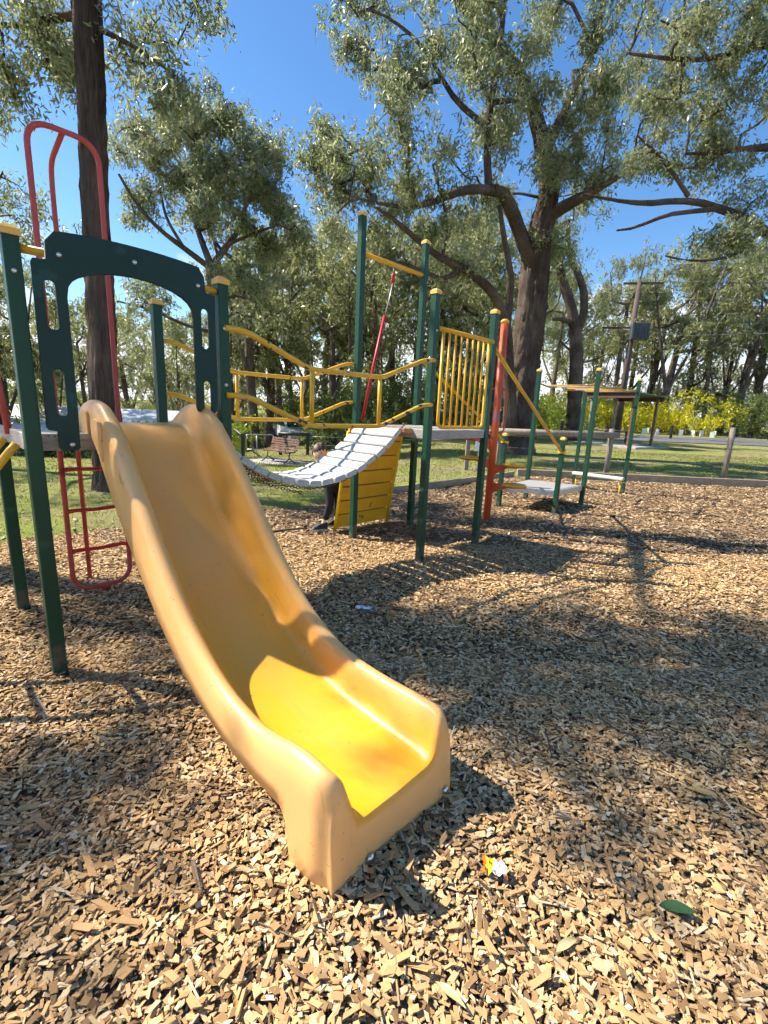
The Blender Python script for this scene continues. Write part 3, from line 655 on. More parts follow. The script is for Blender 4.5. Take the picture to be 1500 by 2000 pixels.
# ---- low platform with posts
T3_ = sthing('low_platform', 'low grey platform on green posts beyond the orange pole', 'platform', 6.6, .2)
LP = {'a': (0, 0), 'b': (1.0, -.02), 'c': (.78, .90), 'd': (-.30, .82)}
post(T3_, 0, 0, 1.12); post(T3_, 1.0, -.02, 2.22); post(T3_, .78, .90, 2.21); post(T3_, -.30, .82, 1.13)
MB().prism([(-.02, .05), (.96, .03), (.74, .86), (-.26, .77)], .30, .325).build('deck', M_deck, T3_)
MB().prism([(-.01, .0), (.965, -.02), (.965, .028), (-.01, .046)], .235, .322).build('deck_edge', M_steel, T3_, .004)
MB().prism([(-.035, .03), (.0, .045), (-.25, .80), (-.29, .79)], .235, .322).build('deck_edge', M_steel, T3_, .004)
MB().prism([(.97, .0), (1.01, .0), (.80, .87), (.76, .86)], .235, .322).build('deck_edge', M_steel, T3_, .004)
# sloping hand rails down to the low platform
def slope_rail(p, q, label):
    t_ = sthing('sloping_rail', label, 'hand rail', q[0], q[1])
    a = (p[0]-q[0], p[1]-q[1], p[2]); MB().tube([a, (0, 0, q[2])], .021, 10).build('tube', M_yellow, t_)
    MB().box((0, 0, q[2]), (PS+.03, PS+.03, .03)).build('collar', M_yellow, t_, .004)
    return t_
slope_rail((4.09, 0, 2.14), (6.6, .2, .92), 'yellow sloping rail from the barred panel post down to the short post')
slope_rail((4.09, 1, 2.06), (6.30, 1.02, 1.02), 'yellow sloping rail behind the barred panel')
# ---- overhead ladder
OL = sthing('overhead_ladder', 'worn yellow overhead ladder on green posts at the far end', 'monkey bars', 9.88, .75)
post(OL, 0, .5, 2.12); post(OL, -.01, -.53, 2.23)
for k, v in enumerate((-.5, .48)):
    pts = [(-2.28+2.28*i/16, v+(.03 if k else -.03)*0, 2.0+.02*math.sin(i*.95+k*1.2)) for i in range(17)]
    MB().tube(pts, .016, 8).build('side_rail', M_ydull, OL)
for i in range(5): u = -1.95+i*.44; MB().tube([(u, -.5, 2.0), (u, .48, 2.0)], .012, 8).build('rung', M_ydull, OL)
# ---- balance beam seat
BB = sthing('balance_beam', 'pale timber beam step slung low at the far green posts', 'beam', 9.6, .66)
MB().prism([(-.07, 0), (.07, 0), (.07, .03), (.045, .06), (-.045, .06), (-.07, .03)], -.50, .52, axes=(0, 2, 1)).build('beam', M_beam, BB, .006).location = (0, 0, .26)
for s in (-.46, .44):
    MB().tube(rounded([(.0, s, .26), (.0, s, .19), (.24, s, .19)], .04), .016, 8).build('bracket', M_yellow, BB)
    MB().tube([(0, s, .2), (0, s, -.1)], .016, 8).build('support', M_yellow, BB)
# ================================================================== trees
def dens(poly, step=.35):
    """resample a limb: list of (x, y, z, r)"""
    P = np.array(poly, float); out = [P[0]]
    for a, b in zip(P[:-1], P[1:]):
        n = max(1, int(np.linalg.norm(b[:3]-a[:3])/step))
        for k in range(1, n+1): out.append(a+(b-a)*k/n)
    P = np.array(out)
    for _ in range(2): P[1:-1] = .25*P[:-2]+.5*P[1:-1]+.25*P[2:]
    return P
def np_tubes(paths, sides):
    """many thin branches at once: list of (n,4) arrays"""
    V, Q, o = [], [], 0
    th = np.linspace(0, 2*np.pi, sides, endpoint=False)
    for P in paths:
        n = len(P); t_ = np.gradient(P[:, :3], axis=0); t_ /= np.linalg.norm(t_, axis=1)[:, None]+1e-9
        ref = np.array([1., 0, 0]) if abs(t_[0, 0]) < .8 else np.array([0, 1., 0])
        a = ref-t_*(t_@ref)[:, None]; a /= np.linalg.norm(a, axis=1)[:, None]+1e-9; b = np.cross(t_, a)
        v = P[:, None, :3]+P[:, 3][:, None, None]*(np.cos(th)[None, :, None]*a[:, None]+np.sin(th)[None, :, None]*b[:, None])
        V.append(v.reshape(-1, 3)); i = np.arange(n*sides).reshape(n, sides)+o
        Q.append(np.stack([i[:-1], np.roll(i[:-1], -1, 1), np.roll(i[1:], -1, 1), i[1:]], -1).reshape(-1, 4)); o += n*sides
    return np.concatenate(V), np.concatenate(Q)
def trunk_tube(P, rng, sides=18, ridge=.10):
    n = len(P); th = np.linspace(0, 2*np.pi, sides, endpoint=False)
    t_ = np.gradient(P[:, :3], axis=0); t_ /= np.linalg.norm(t_, axis=1)[:, None]
    ref = np.array([1., .3, 0]); a = ref-t_*(t_@ref)[:, None]; a /= np.linalg.norm(a, axis=1)[:, None]; b = np.cross(t_, a)
    ph = rng.uniform(0, 6, 4); z = P[:, 2][:, None]
    rr = P[:, 3][:, None]*(1+ridge*(.35*np.sin(5*th[None]+ph[0]+.5*z)+.35*np.sin(9*th[None]+ph[1]-.8*z+.6*np.sin(1.3*z))+(.35*np.sin(17*th[None]+ph[3]+.9*np.sin(2.1*z)) if sides > 34 else 0)+.4*np.sin(2*th[None]+ph[2]+.7*z))+rng.normal(0, ridge*.35, (n, sides)))
    v = P[:, None, :3]+rr[..., None]*(np.cos(th)[None, :, None]*a[:, None]+np.sin(th)[None, :, None]*b[:, None])
    i = np.arange(n*sides).reshape(n, sides)
    q = np.stack([i[:-1], np.roll(i[:-1], -1, 1), np.roll(i[1:], -1, 1), i[1:]], -1).reshape(-1, 4)
    return v.reshape(-1, 3), q
def leaves(C, rad, per, L0, L1, rng, droop=.55, asp=.27):
    """gum leaves hanging round each cluster centre"""
    n = len(C)*per; c = np.repeat(C, per, 0); r = np.repeat(rad, per)
    # a few hanging sprays in each cluster
    k = max(2, per//16); so = rng.normal(0, 1, (len(C), k, 3))*np.array([.55, .55, .45])
    sp = so[np.repeat(np.arange(len(C)), per), rng.integers(0, k, n)]
    off = sp*r[:, None]+rng.normal(0, 1, (n, 3))*np.array([.17, .17, .22])*r[:, None]
    off[:, 2] -= np.abs(rng.normal(0, .22, n))*r
    p = c+off; l = rng.uniform(L0, L1, n)
    d = rng.normal(0, 1, (n, 3))*(1-droop*.55); d[:, 2] -= droop*1.25; d /= np.linalg.norm(d, axis=1)[:, None]
    s = np.cross(d, rng.normal(0, 1, (n, 3))); s /= np.linalg.norm(s, axis=1)[:, None]+1e-9
    bend = np.cross(s, d)*(l*rng.uniform(-.18, .18, n))[:, None]; w = l*asp*rng.uniform(.75, 1.25, n)
    m = p+d*(l*.42)[:, None]+bend
    v = np.stack([p, m+s*(w/2)[:, None], p+d*l[:, None], m-s*(w/2)[:, None]], 1)
    return v.reshape(-1, 3), np.arange(n*4).reshape(-1, 4)
def make_tree(name, label, limbs, clusters, rads, per, L0, L1, seed, lm=M_leaf, bm=M_bark, droop=.55, sides=16, tip=.008, maxlen=5.0, asp=.27, group=None, base=None, cat='tree', wob=.16, clump=.45):
    """limbs: polylines (x,y,z,r), first is the trunk. Twigs are grown from the limbs to every leaf cluster."""
    rng = np.random.default_rng(seed)
    LM = [dens(l, .14 if (i == 0 and sides > 19) else .35) for i, l in enumerate(limbs)]
    base = np.array(LM[0][0, :3]) if base is None else np.array(base)
    nodes = np.concatenate([l[(len(l)//3 if i == 0 else 0):] for i, l in enumerate(LM)]); n_l = len(nodes)
    pos = nodes[:, :3].copy(); par = np.full(n_l, -1); 
    C = np.asarray(clusters, float)
    if clump:
        K = C[rng.choice(len(C), max(3, len(C)//6), replace=False)]; nn = np.array([np.argmin(np.linalg.norm(K-c, axis=1)) for c in C]); C = C+clump*(K[nn]-C)
    d0 = np.array([np.min(np.linalg.norm(pos-c, axis=1)) for c in C]); order = np.argsort(d0)
    P = list(pos); pr = list(par); ends = np.zeros(0, int); cap_n = n_l+len(C)*5
    arr = np.zeros((cap_n, 3)); arr[:n_l] = pos; cnt = n_l; paths = []
    for ci in order:
        c = C[ci]; dd = np.linalg.norm(arr[:cnt]-c, axis=1) + .55*np.maximum(0, arr[:cnt, 2]-c[2]+.2)
        j = int(np.argmin(dd)); a = arr[j]; ln = np.linalg.norm(c-a); m = max(2, min(4, int(ln/.55)+1)); prev = j; idx = [j]
        lat = rng.normal(0, wob, 3)*ln; 
        for k in range(1, m+1):
            t_ = k/m; q = a+(c-a)*t_+lat*math.sin(math.pi*t_)+np.array([0, 0, .10*ln*math.sin(math.pi*t_)])+rng.normal(0, .02, 3)*ln
            arr[cnt] = q; pr.append(prev); prev = cnt; idx.append(cnt); cnt += 1
        paths.append(idx)
    w = np.zeros(cnt); 
    for idx in paths: w[idx[-1]] += 1
    for i in range(cnt-1, n_l-1, -1): w[pr[i]] += w[i]
    rad_n = tip*np.sqrt(np.maximum(w, 1)); rad_n[:n_l] = np.maximum(nodes[:, 3], tip*2)
    tp = []
    for idx in paths:
        q = np.zeros((len(idx), 4)); q[:, :3] = arr[idx]; q[:, 3] = rad_n[idx]; q[0, 3] = min(q[0, 3], q[1, 3]*1.35); q[-1, 3] *= .6; tp.append(q)
    V, Q, o = [], [], 0
    for i, l in enumerate(LM):
        l = l.copy()
        if i == 0:
            hz = l[:, 2]-l[0, 2]; l[:, 3] *= 1+.45*np.exp(-hz/.35)
        v, q = trunk_tube(l, rng, sides if i == 0 else max(7, sides//2), (.17 if sides > 19 else .10) if i == 0 else .12); V.append(v); Q.append(q+o); o += len(v)
    t = thing(name, label, cat, tuple(base), 0, group)
    link('trunk', np_mesh('trunk', np.concatenate(V)-base, np.concatenate(Q), bm, True), t)
    big = [p for p in tp if p[1, 3] > tip*3]; small = [p for p in tp if p[1, 3] <= tip*3]
    V, Q, o = [], [], 0
    for ps, sd in ((big, 6), (small, 3)):
        if ps: v, q = np_tubes(ps, sd); V.append(v); Q.append(q+o); o += len(v)
    cr_ = tag(link('branches', np_mesh('branches', np.concatenate(V)-base, np.concatenate(Q), bm, True), t), kind='stuff')
    v, q = leaves(C, np.asarray(rads), per, L0, L1, rng, droop, asp)
    link('crown', np_mesh('crown', v-base, q, lm), t)
    return t
def blob(c, r, n, rng, hollow=.35):
    """cluster centres through an ellipsoid, denser towards its skin"""
    d = rng.normal(0, 1, (n, 3)); d /= np.linalg.norm(d, axis=1)[:, None]
    return np.array(c)+d*(rng.uniform(hollow**3, 1, n)**(1/3))[:, None]*np.array(r)
def pxblob(px, py, Y, rx, ry, rd, n, rng):
    """the same, given by where it stands in the view and how big it looks at that distance"""
    c = at(px, py, Y); s = Y/F_PX; return blob(c, (rx*s, rd, ry*s), n, rng)
def limb(pts, r0_, r1_):
    n = len(pts); return [(*at(*p), r0_+(r1_-r0_)*i/(n-1)) for i, p in enumerate(pts)]
rng = np.random.default_rng(11)

# --- near trunk on the left
b = np.array([-4.36, 7.36, float(hgt(-4.36, 7.36))-.1])
tr = [(b[0], b[1], b[2], .215), (b[0]-.03, b[1], 1.5, .19), (b[0]+.02, b[1]+.03, 2.6, .18), (b[0]+.04, b[1]+.02, 4, .175), (b[0]+.14, b[1], 5.6, .165), (b[0]+.19, b[1], 7.2, .16), (b[0]+.2, b[1]+.1, 10, .13), (b[0]+.4, b[1], 13.5, .08), (b[0]+.3, b[1], 16.5, .04)]
lm_ = [tr, limb([(200, 60, 7.36), (245, 70, 7.3), (290, 112, 7.2), (345, 150, 7.1)], .035, .012), limb([(185, 30, 7.36), (120, 20, 7.6), (40, 60, 7.9), (-60, 40, 8.2)], .06, .02),
       [(b[0], b[1], 9, .1), (-3, 6.2, 11, .06), (-1.6, 5.2, 12, .03)], [(b[0], b[1], 8.4, .1), (-6.5, 6.2, 10, .06), (-8, 5.2, 11, .03)]]
C = np.concatenate([pxblob(60, 60, 7.9, 110, 110, .8, 34, rng), pxblob(255, 55, 7.5, 55, 60, .5, 12, rng), pxblob(345, 150, 7.1, 40, 50, .25, 8, rng), pxblob(375, -15, 7.2, 40, 40, .3, 5, rng), pxblob(-80, 150, 8.2, 120, 140, .9, 24, rng), pxblob(120, 100, 8.4, 40, 70, .4, 10, rng),
    blob((-4.4, 7.0, 12.5), (3.4, 2.6, 2.6), 70, rng), blob((-2.2, 5.6, 12.2), (1.6, 1.3, 1.0), 20, rng)])
make_tree('gum_tree', 'tall straight dark-barked gum trunk on the lawn behind the red ladder', lm_, C, RNG.uniform(.26, .44, len(C)), 120, .08, .13, 21, sides=40, tip=.006)

# --- trees out of the frame on the left, whose shade falls over the bed
def round_tree(x, y, h, cw, ch, ncl, seed, label, per=60, L0=.12, L1=.2, lean=(0, 0), r=.22, lm=M_leaf, bm=M_bark, name='gum_tree', group=None, rad=(.5, .85), forks=4, tip=.009, droop=.55, sides=12):
    g = np.random.default_rng(seed); z0 = float(hgt(x, y)); top = h-ch*.55
    tr = [(x, y, z0-.1, r), (x+lean[0]*.3+g.normal(0, .1), y+lean[1]*.3, z0+top*.35, r*.85), (x+lean[0]*.7+g.normal(0, .15), y+lean[1]*.7, z0+top*.7, r*.7), (x+lean[0], y+lean[1], z0+top, r*.5)]
    L_ = [tr]; C = []
    for k in range(forks):
        a = 2*math.pi*(k+g.uniform(-.3, .3))/forks; rr = cw*g.uniform(.45, .75); zz = z0+h-ch*(.2+.85*(k*.618 % 1))
        p = np.array([x+lean[0]+rr*math.cos(a), y+lean[1]+rr*math.sin(a), zz]); s = np.array(tr[g.integers(1, 4)][:3]); m = (s+p)/2+np.array([0, 0, -.08*h*g.uniform(0, 1)])+g.normal(0, .03*h, 3)
        L_.append([(*s, r*.45), (*m, r*.32), (*p, r*.13)]); C.append(blob(p, (cw*.42, cw*.42, ch*.26), ncl//(forks+1), g))
    C.append(blob((x+lean[0], y+lean[1], z0+h-ch*.42), (cw*.55, cw*.55, ch*.42), ncl//(forks+1), g)); C = np.concatenate(C)
    return make_tree(name, label, L_, C, g.uniform(*rad, len(C)), per, L0, L1, seed+1, lm, bm, tip=tip, group=group, droop=droop, sides=sides)
round_tree(-10.3, 10.0, 11.5, 3.4, 7.0, 150, 31, 'gum tree at the left edge with twigs reaching in behind the red loop', 90, .1, .17, r=.2, rad=(.4, .65), forks=6)
tr = [(-9.4, 4.9, -.1, .24), (-9.3, 4.85, 3, .21), (-9.0, 4.8, 6.5, .18), (-8.8, 4.75, 9.4, .13), (-8.6, 4.7, 10.6, .08)]
lm_ = [tr, [(-8.9, 4.75, 8.6, .1), (-8.0, 4.7, 10, .06), (-6.9, 4.7, 11, .03)], [(-9.0, 4.8, 8, .1), (-9.9, 4.9, 9.8, .06), (-10.6, 4.9, 10.9, .03)]]
C = np.concatenate([blob((-8.3, 4.75, 11.0), (2.9, .75, 1.1), 84, rng, .1), blob((-9.7, 4.75, 9.6), (1.0, .5, .7), 18, rng, .1), blob((-9.4, 3.3, 9.0), (.2, .7, .3), 9, rng, .1), blob((-6.9, 3.3, 9.2), (.5, .3, .4), 6, rng, .1), blob((-5.6, 5.1, 11.4), (1.2, .4, .5), 10, rng, .1)])
make_tree('gum_tree', 'tall flat-crowned gum tree standing left of the slide tower, shading the open chips', lm_, C, RNG.uniform(.32, .5, len(C)), 150, .1, .17, 33, tip=.006, sides=12, clump=0)

# --- round crowned tree behind the slide tower
Y4 = 19.
bx = at(432, 890, Y4); z0 = float(hgt(bx[0], bx[1]))
tr = [(bx[0], bx[1], z0-.1, .27)]+limb([(430, 760, Y4), (426, 640, Y4), (415, 540, Y4), (410, 510, Y4)], .24, .2)
lm_ = [tr, limb([(412, 525, Y4), (360, 485, Y4-.3), (305, 445, Y4-.6), (262, 395, Y4-.8), (232, 340, Y4-1)], .12, .04), limb([(410, 512, Y4), (385, 450, Y4+.3), (370, 370, Y4+.4), (382, 280, Y4+.2)], .13, .04),
       limb([(414, 520, Y4), (445, 478, Y4+.4), (480, 435, Y4+.8), (478, 350, Y4+1)], .13, .04), limb([(360, 485, Y4-.3), (320, 420, Y4), (310, 340, Y4+.3)], .07, .03), limb([(445, 478, Y4+.4), (500, 452, Y4), (545, 440, Y4-.4)], .07, .03),
       limb([(426, 650, Y4), (370, 640, Y4-.8), (300, 605, Y4-1.4), (228, 588, Y4-2)], .08, .03), limb([(420, 590, Y4), (460, 575, Y4-.5), (500, 590, Y4-1)], .06, .03)]
C = np.concatenate([pxblob(395, 275, Y4, 120, 75, 2.0, 66, rng), pxblob(470, 330, Y4, 85, 95, 1.8, 60, rng), pxblob(300, 290, Y4, 70, 80, 1.6, 36, rng), pxblob(515, 400, Y4, 65, 75, 1.4, 34, rng), pxblob(545, 460, Y4, 60, 50, 1.2, 22, rng), pxblob(260, 400, Y4, 45, 60, 1.2, 12, rng), pxblob(255, 590, Y4-2, 70, 55, 1.0, 14, rng), pxblob(470, 590, Y4, 80, 70, 1.5, 30, rng), pxblob(390, 400, Y4, 100, 60, 1.8, 22, rng)])
C = np.concatenate([C, pxblob(420, 230, Y4, 100, 45, 1.6, 24, rng), pxblob(340, 250, Y4, 90, 60, 1.6, 24, rng), pxblob(520, 330, Y4, 50, 70, 1.4, 18, rng)])
make_tree('gum_tree', 'round-crowned gum tree behind the arched panel', lm_, C, RNG.uniform(.32, .55, len(C)), 130, .12, .20, 41, tip=.013, sides=14)

# --- the big forked gum on the right
Y2 = 18.4
lm_ = [limb([(1006, 895, Y2), (1014, 800, Y2), (1028, 690, Y2), (1040, 590, Y2), (1048, 500, Y2), (1058, 440, Y2), (1072, 380, Y2), (1078, 335, Y2)], .60, .30),
       limb([(1072, 400, Y2), (1066, 310, Y2+.3), (1045, 215, Y2+.3), (1010, 130, Y2), (950, 60, Y2-.3), (895, 0, Y2-.6), (850, -80, Y2-1)], .30, .12),
       limb([(1040, 520, Y2), (1015, 455, Y2-.5), (1003, 420, Y2-.8), (985, 370, Y2-1.2), (960, 372, Y2-1.8)], .26, .16),
       limb([(960, 372, Y2-1.8), (915, 365, Y2-2.4), (870, 385, Y2-2.8), (815, 408, Y2-3), (760, 402, Y2-3.2), (700, 388, Y2-3.4)], .15, .03),
       limb([(955, 365, Y2-1.8), (950, 290, Y2-1.8), (958, 200, Y2-1.9), (975, 110, Y2-2), (985, 0, Y2-2), (990, -100, Y2-2)], .12, .06),
       limb([(953, 250, Y2-1.8), (905, 210, Y2-2), (880, 195, Y2-2.2), (850, 120, Y2-2.4), (800, 60, Y2-2.6), (750, 30, Y2-2.8)], .09, .03),
       limb([(953, 200, Y2-1.8), (1010, 195, Y2-1)], .09, .07),
       limb([(1062, 430, Y2), (1100, 405, Y2-.4), (1130, 385, Y2-.8), (1170, 372, Y2-1.2), (1230, 330, Y2-1.5)], .24, .06),
       limb([(1066, 300, Y2), (1110, 200, Y2+.4), (1160, 100, Y2+.8), (1180, 0, Y2+1), (1190, -100, Y2+1)], .16, .06),
       limb([(1000, 860, Y2-.5), (992, 700, Y2-1), (988, 620, Y2-1.2), (965, 570, Y2-1.6), (905, 522, Y2-2.2), (862, 508, Y2-2.6), (815, 470, Y2-3), (770, 425, Y2-3.2), (735, 405, Y2-3.4)], .22, .04),
       limb([(905, 522, Y2-2.2), (870, 552, Y2-2.4), (830, 530, Y2-2.6), (780, 512, Y2-2.8), (730, 500, Y2-3)], .09, .03), limb([(862, 508, Y2-2.6), (880, 440, Y2-2.6), (860, 380, Y2-2.8), (845, 320, Y2-3)], .06, .03),
       limb([(990, 640, Y2-1.2), (1000, 540, Y2-1.4), (985, 470, Y2-1.6), (975, 400, Y2-2)], .13, .06), limb([(958, 200, Y2-1.9), (930, 150, Y2-2.4), (920, 60, Y2-2.8)], .05, .02)]
C = np.concatenate([pxblob(672, 22, Y2-2, 60, 45, 1.4, 18, rng), pxblob(840, 40, Y2-2, 130, 110, 2.4, 70, rng), pxblob(675, 300, Y2-2.5, 95, 70, 2.0, 44, rng), pxblob(820, 270, Y2-2.5, 100, 110, 2.2, 56, rng), pxblob(680, 400, Y2-2.6, 80, 70, 1.8, 30, rng), pxblob(800, 440, Y2-2.4, 90, 60, 1.8, 30, rng),
    pxblob(1010, 40, Y2, 140, 120, 2.4, 70, rng), pxblob(1080, 260, Y2, 90, 100, 2.2, 56, rng), pxblob(960, 300, Y2-1, 70, 110, 2.2, 30, rng), pxblob(1050, 400, Y2, 70, 55, 1.6, 22, rng), pxblob(1180, 60, Y2+.5, 130, 130, 2.4, 70, rng), pxblob(1190, 230, Y2-.6, 90, 80, 2, 44, rng), pxblob(1130, 330, Y2-.6, 70, 60, 1.4, 24, rng), pxblob(900, 480, Y2-2, 90, 50, 1.6, 20, rng), pxblob(1090, 470, Y2, 70, 40, 1.4, 14, rng), pxblob(960, 160, Y2-1.5, 110, 80, 2.2, 40, rng), pxblob(1000, -120, Y2, 330, 120, 3, 70, rng), pxblob(770, 190, Y2-2.4, 45, 70, 1.6, 18, rng)])
C = C[rng.random(len(C)) < .68]
make_tree('gum_tree', 'huge forked gum tree with twisting limbs behind the orange pole', lm_, C, RNG.uniform(.30, .56, len(C)), 150, .12, .20, 51, tip=.013, sides=44)

# --- second forked trunk to its right
Y3 = 31.
lm_ = [limb([(1118, 880, Y3), (1122, 780, Y3), (1126, 700, Y3), (1122, 640, Y3), (1116, 600, Y3), (1098, 545, Y3), (1088, 490, Y3), (1080, 420, Y3)], .47, .18), limb([(1126, 650, Y3), (1142, 612, Y3), (1140, 560, Y3), (1122, 520, Y3), (1108, 490, Y3), (1110, 430, Y3)], .30, .12),
       limb([(1118, 632, Y3), (1098, 622, Y3-.3), (1080, 624, Y3-.6)], .17, .08), limb([(1120, 690, Y3), (1098, 672, Y3-.3), (1090, 660, Y3-.5)], .09, .03)]
C = np.concatenate([pxblob(1085, 440, Y3, 60, 60, 2, 26, rng), pxblob(1130, 420, Y3, 60, 60, 2, 22, rng), pxblob(1110, 505, Y3, 50, 30, 1.6, 12, rng), pxblob(1165, 585, Y3, 26, 40, 1.2, 8, rng)])
make_tree('gum_tree', 'dark forked gum trunk with a broken side stub right of the huge gum', lm_, C, RNG.uniform(.6, 1., len(C)), 60, .18, .3, 61, tip=.014, sides=18)

# --- tree out of frame on the right, whose limbs reach in
Y5 = 13.5
bx = (16.5, 13.0); 
lm_ = [[(bx[0], bx[1], -.1, .34), (bx[0]-.1, bx[1], 3, .30), (bx[0]-.3, bx[1], 5.8, .26), (bx[0]-.2, bx[1], 9, .18), (bx[0], bx[1], 12, .08)],
       [(bx[0]-.3, bx[1], 5.4, .20)]+limb([(1500, 462, Y5), (1452, 420, Y5), (1400, 408, Y5), (1345, 384, Y5), (1300, 396, Y5), (1250, 400, Y5-.2), (1205, 392, Y5-.3), (1140, 380, Y5-.4)], .13, .03),
       limb([(1345, 384, Y5), (1310, 330, Y5), (1280, 290, Y5), (1245, 265, Y5)], .06, .02), limb([(1400, 408, Y5), (1290, 420, Y5-.5), (1230, 455, Y5-.8), (1205, 450, Y5-1)], .06, .02),
       [(bx[0]-.3, bx[1], 7.5, .16)]+limb([(1500, 285, Y5), (1440, 292, Y5), (1390, 300, Y5-.3), (1340, 300, Y5-.6)], .09, .03),
       [(bx[0]-.2, bx[1], 9.5, .14)]+limb([(1500, 82, Y5), (1440, 102, Y5), (1380, 118, Y5), (1310, 115, Y5-.4), (1230, 105, Y5-.7)], .09, .03), limb([(1385, 118, Y5), (1345, 62, Y5), (1290, 40, Y5)], .05, .02),
       limb([(1470, 480, Y5), (1420, 505, Y5-.6), (1350, 512, Y5-1), (1300, 500, Y5-1.2)], .05, .02)]
C = np.concatenate([pxblob(1400, 60, Y5, 120, 100, 1.8, 64, rng), pxblob(1300, 130, Y5, 80, 70, 1.4, 26, rng), pxblob(1420, 200, Y5, 90, 80, 1.6, 40, rng), pxblob(1340, 270, Y5, 80, 50, 1.4, 26, rng), pxblob(1440, 320, Y5, 70, 60, 1.4, 24, rng), pxblob(1400, 470, Y5-.5, 90, 35, 1.2, 18, rng), pxblob(1270, 320, Y5, 50, 50, 1.0, 10, rng), pxblob(1480, 440, Y5, 40, 60, 1.2, 10, rng), pxblob(1340, -80, Y5, 160, 60, 1.8, 30, rng), blob((bx[0], bx[1], 9.5), (2.8, 2.6, 3.2), 60, rng)])
make_tree('gum_tree', 'gum tree at the right edge whose dark limbs reach in over the lawn', lm_, C, RNG.uniform(.26, .46, len(C)), 110, .09, .16, 71, tip=.009, sides=14)

# --- woodland behind: a handful of forms, each tree its own object
protos = []
for i, (h, cw, ch, n, r, fk, ln) in enumerate(((15, 3.4, 9, 90, .30, 6, (.8, 0)), (17, 2.8, 10, 90, .26, 6, (-.6, .4)), (13, 3.6, 9, 95, .28, 7, (0, .5)), (19, 3.6, 11, 100, .34, 7, (.5, -.3)), (12, 2.6, 8.5, 80, .2, 6, (-.9, .2)))):
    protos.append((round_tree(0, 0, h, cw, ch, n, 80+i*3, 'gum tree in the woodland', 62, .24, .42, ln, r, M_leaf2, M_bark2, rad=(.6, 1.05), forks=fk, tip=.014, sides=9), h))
used = [False]*len(protos)
WOOD = [ # photo x of the foot, metres ahead, height, form
 ('bench', 'gum in the {} row of woodland behind the park bench, {} from the left', 'woodland trees behind the bench', [(455, 27, 11, 4), (500, 25, 12.5, 0), (522, 29, 13, 2), (548, 33, 14, 1), (585, 30, 12, 4), (630, 34, 15, 3), (655, 27, 11, 2), (690, 31, 13, 0), (480, 38, 15, 3), (600, 42, 17, 1)]),
 ('mid', 'gum in the {} row of woodland behind the middle tower, {} from the left', 'woodland trees behind the middle tower', [(735, 28, 12.5, 2), (770, 33, 14, 1), (805, 29, 12, 0), (850, 34, 15, 4), (890, 30, 13, 2), (925, 36, 16, 3), (960, 33, 13, 0), (720, 44, 18, 3), (830, 46, 18, 1), (905, 48, 19, 2), (660, 48, 18, 0)]),
 ('left', 'gum in the {} row on lower ground beyond the left lawn, {} from the left', 'woodland trees beyond the left lawn', [(-60, 24, 11, 0), (20, 27, 13, 2), (75, 34, 14, 3), (125, 30, 11, 4), (180, 38, 13, 1), (255, 44, 12, 2), (310, 40, 11.5, 0), (350, 34, 11, 4), (395, 46, 14, 1), (-180, 25, 13, 3), (-30, 40, 16, 1), (230, 60, 15, 3)]),
 ('road', 'tall gum in the {} row of woodland across the road, {} from the left', 'woodland trees across the road', [(1190, 58, 21, 3), (1215, 66, 20, 1), (1250, 62, 22, 0), (1290, 57, 20, 2), (1335, 62, 23, 3), (1372, 58, 20, 1), (1405, 64, 22, 4), (1440, 58, 21, 2), (1475, 62, 23, 0), (1520, 58, 20, 3), (1570, 62, 22, 1), (1640, 60, 22, 2), (1150, 70, 19, 4), (1070, 60, 19, 1), (1105, 66, 19, 2), (1030, 55, 18, 3), (985, 58, 18, 4)])]
k = 0
for key, lab0, grp, L_ in WOOD:
    med = sorted(q[1] for q in L_)[len(L_)//2]; near = sorted([q for q in L_ if q[1] < med]); far = sorted([q for q in L_ if q[1] >= med])
    for (px, Y, h, f) in L_:
        row = near if (px, Y, h, f) in near else far; lab = lab0.format('front' if row is near else 'back', ORD[row.index((px, Y, h, f))])
        p = at(px, 840, Y); x, y = p[0], p[1]; z = float(hgt(x, y)); root, h0 = protos[f]; s = h/h0*random.uniform(.94, 1.06)
        sxy = s*random.uniform(.9, 1.15); rz = random.uniform(0, 6.28)
        if not used[f]:
            used[f] = True; root.location = (x, y, z); root.rotation_euler = (0, 0, rz); root.scale = (sxy, sxy, s); root['label'] = lab; root['group'] = grp
        else: copy_thing(root, (x, y, z), rz, lab, (sxy, sxy, s), grp)
# ================================================================== surroundings
def gpt(px, py, y0=3., y1=120.):
    """where the ground is seen at photo pixel (px, py)"""
    for Y in np.arange(y0, y1, .05):
        p = at(px, py, Y)
        if p[2] <= float(hgt(p[0], p[1])): return p[0], p[1], float(hgt(p[0], p[1]))
    return p[0], p[1], float(hgt(p[0], p[1]))
def bush(name, label, x, y, w, h, n, m, seed, per=60, L0=.12, L1=.22, rad=(.35, .6), group=None, cat='shrub', droop=.35, asp=.3, d=None, z=None):
    g = np.random.default_rng(seed); z0 = float(hgt(x, y)) if z is None else z; d = w if d is None else d
    C = blob((0, 0, h*.52), (w/2, d/2, h*.46), n, g, .3); C[:, 2] = np.maximum(C[:, 2], h*.12)
    r = g.uniform(*rad, n)*min(1, h/2.2); t = thing(name, label, cat, (x, y, z0), 0, group)
    v, q = leaves(C, r, per, L0, L1, g, droop, asp); link('crown', np_mesh('crown', v, q, m), t)
    st = [np.array([(c[0]*.25+g.normal(0, .05), c[1]*.25+g.normal(0, .05), -.1, .035), (c[0]*.5, c[1]*.5, c[2]*.45, .025), (*c, .008)]) for c in C[::max(1, n//14)]]
    v, q = np_tubes(st, 4); tag(link('stems', np_mesh('stems', v, q, M_bark2), t), kind='stuff'); return t
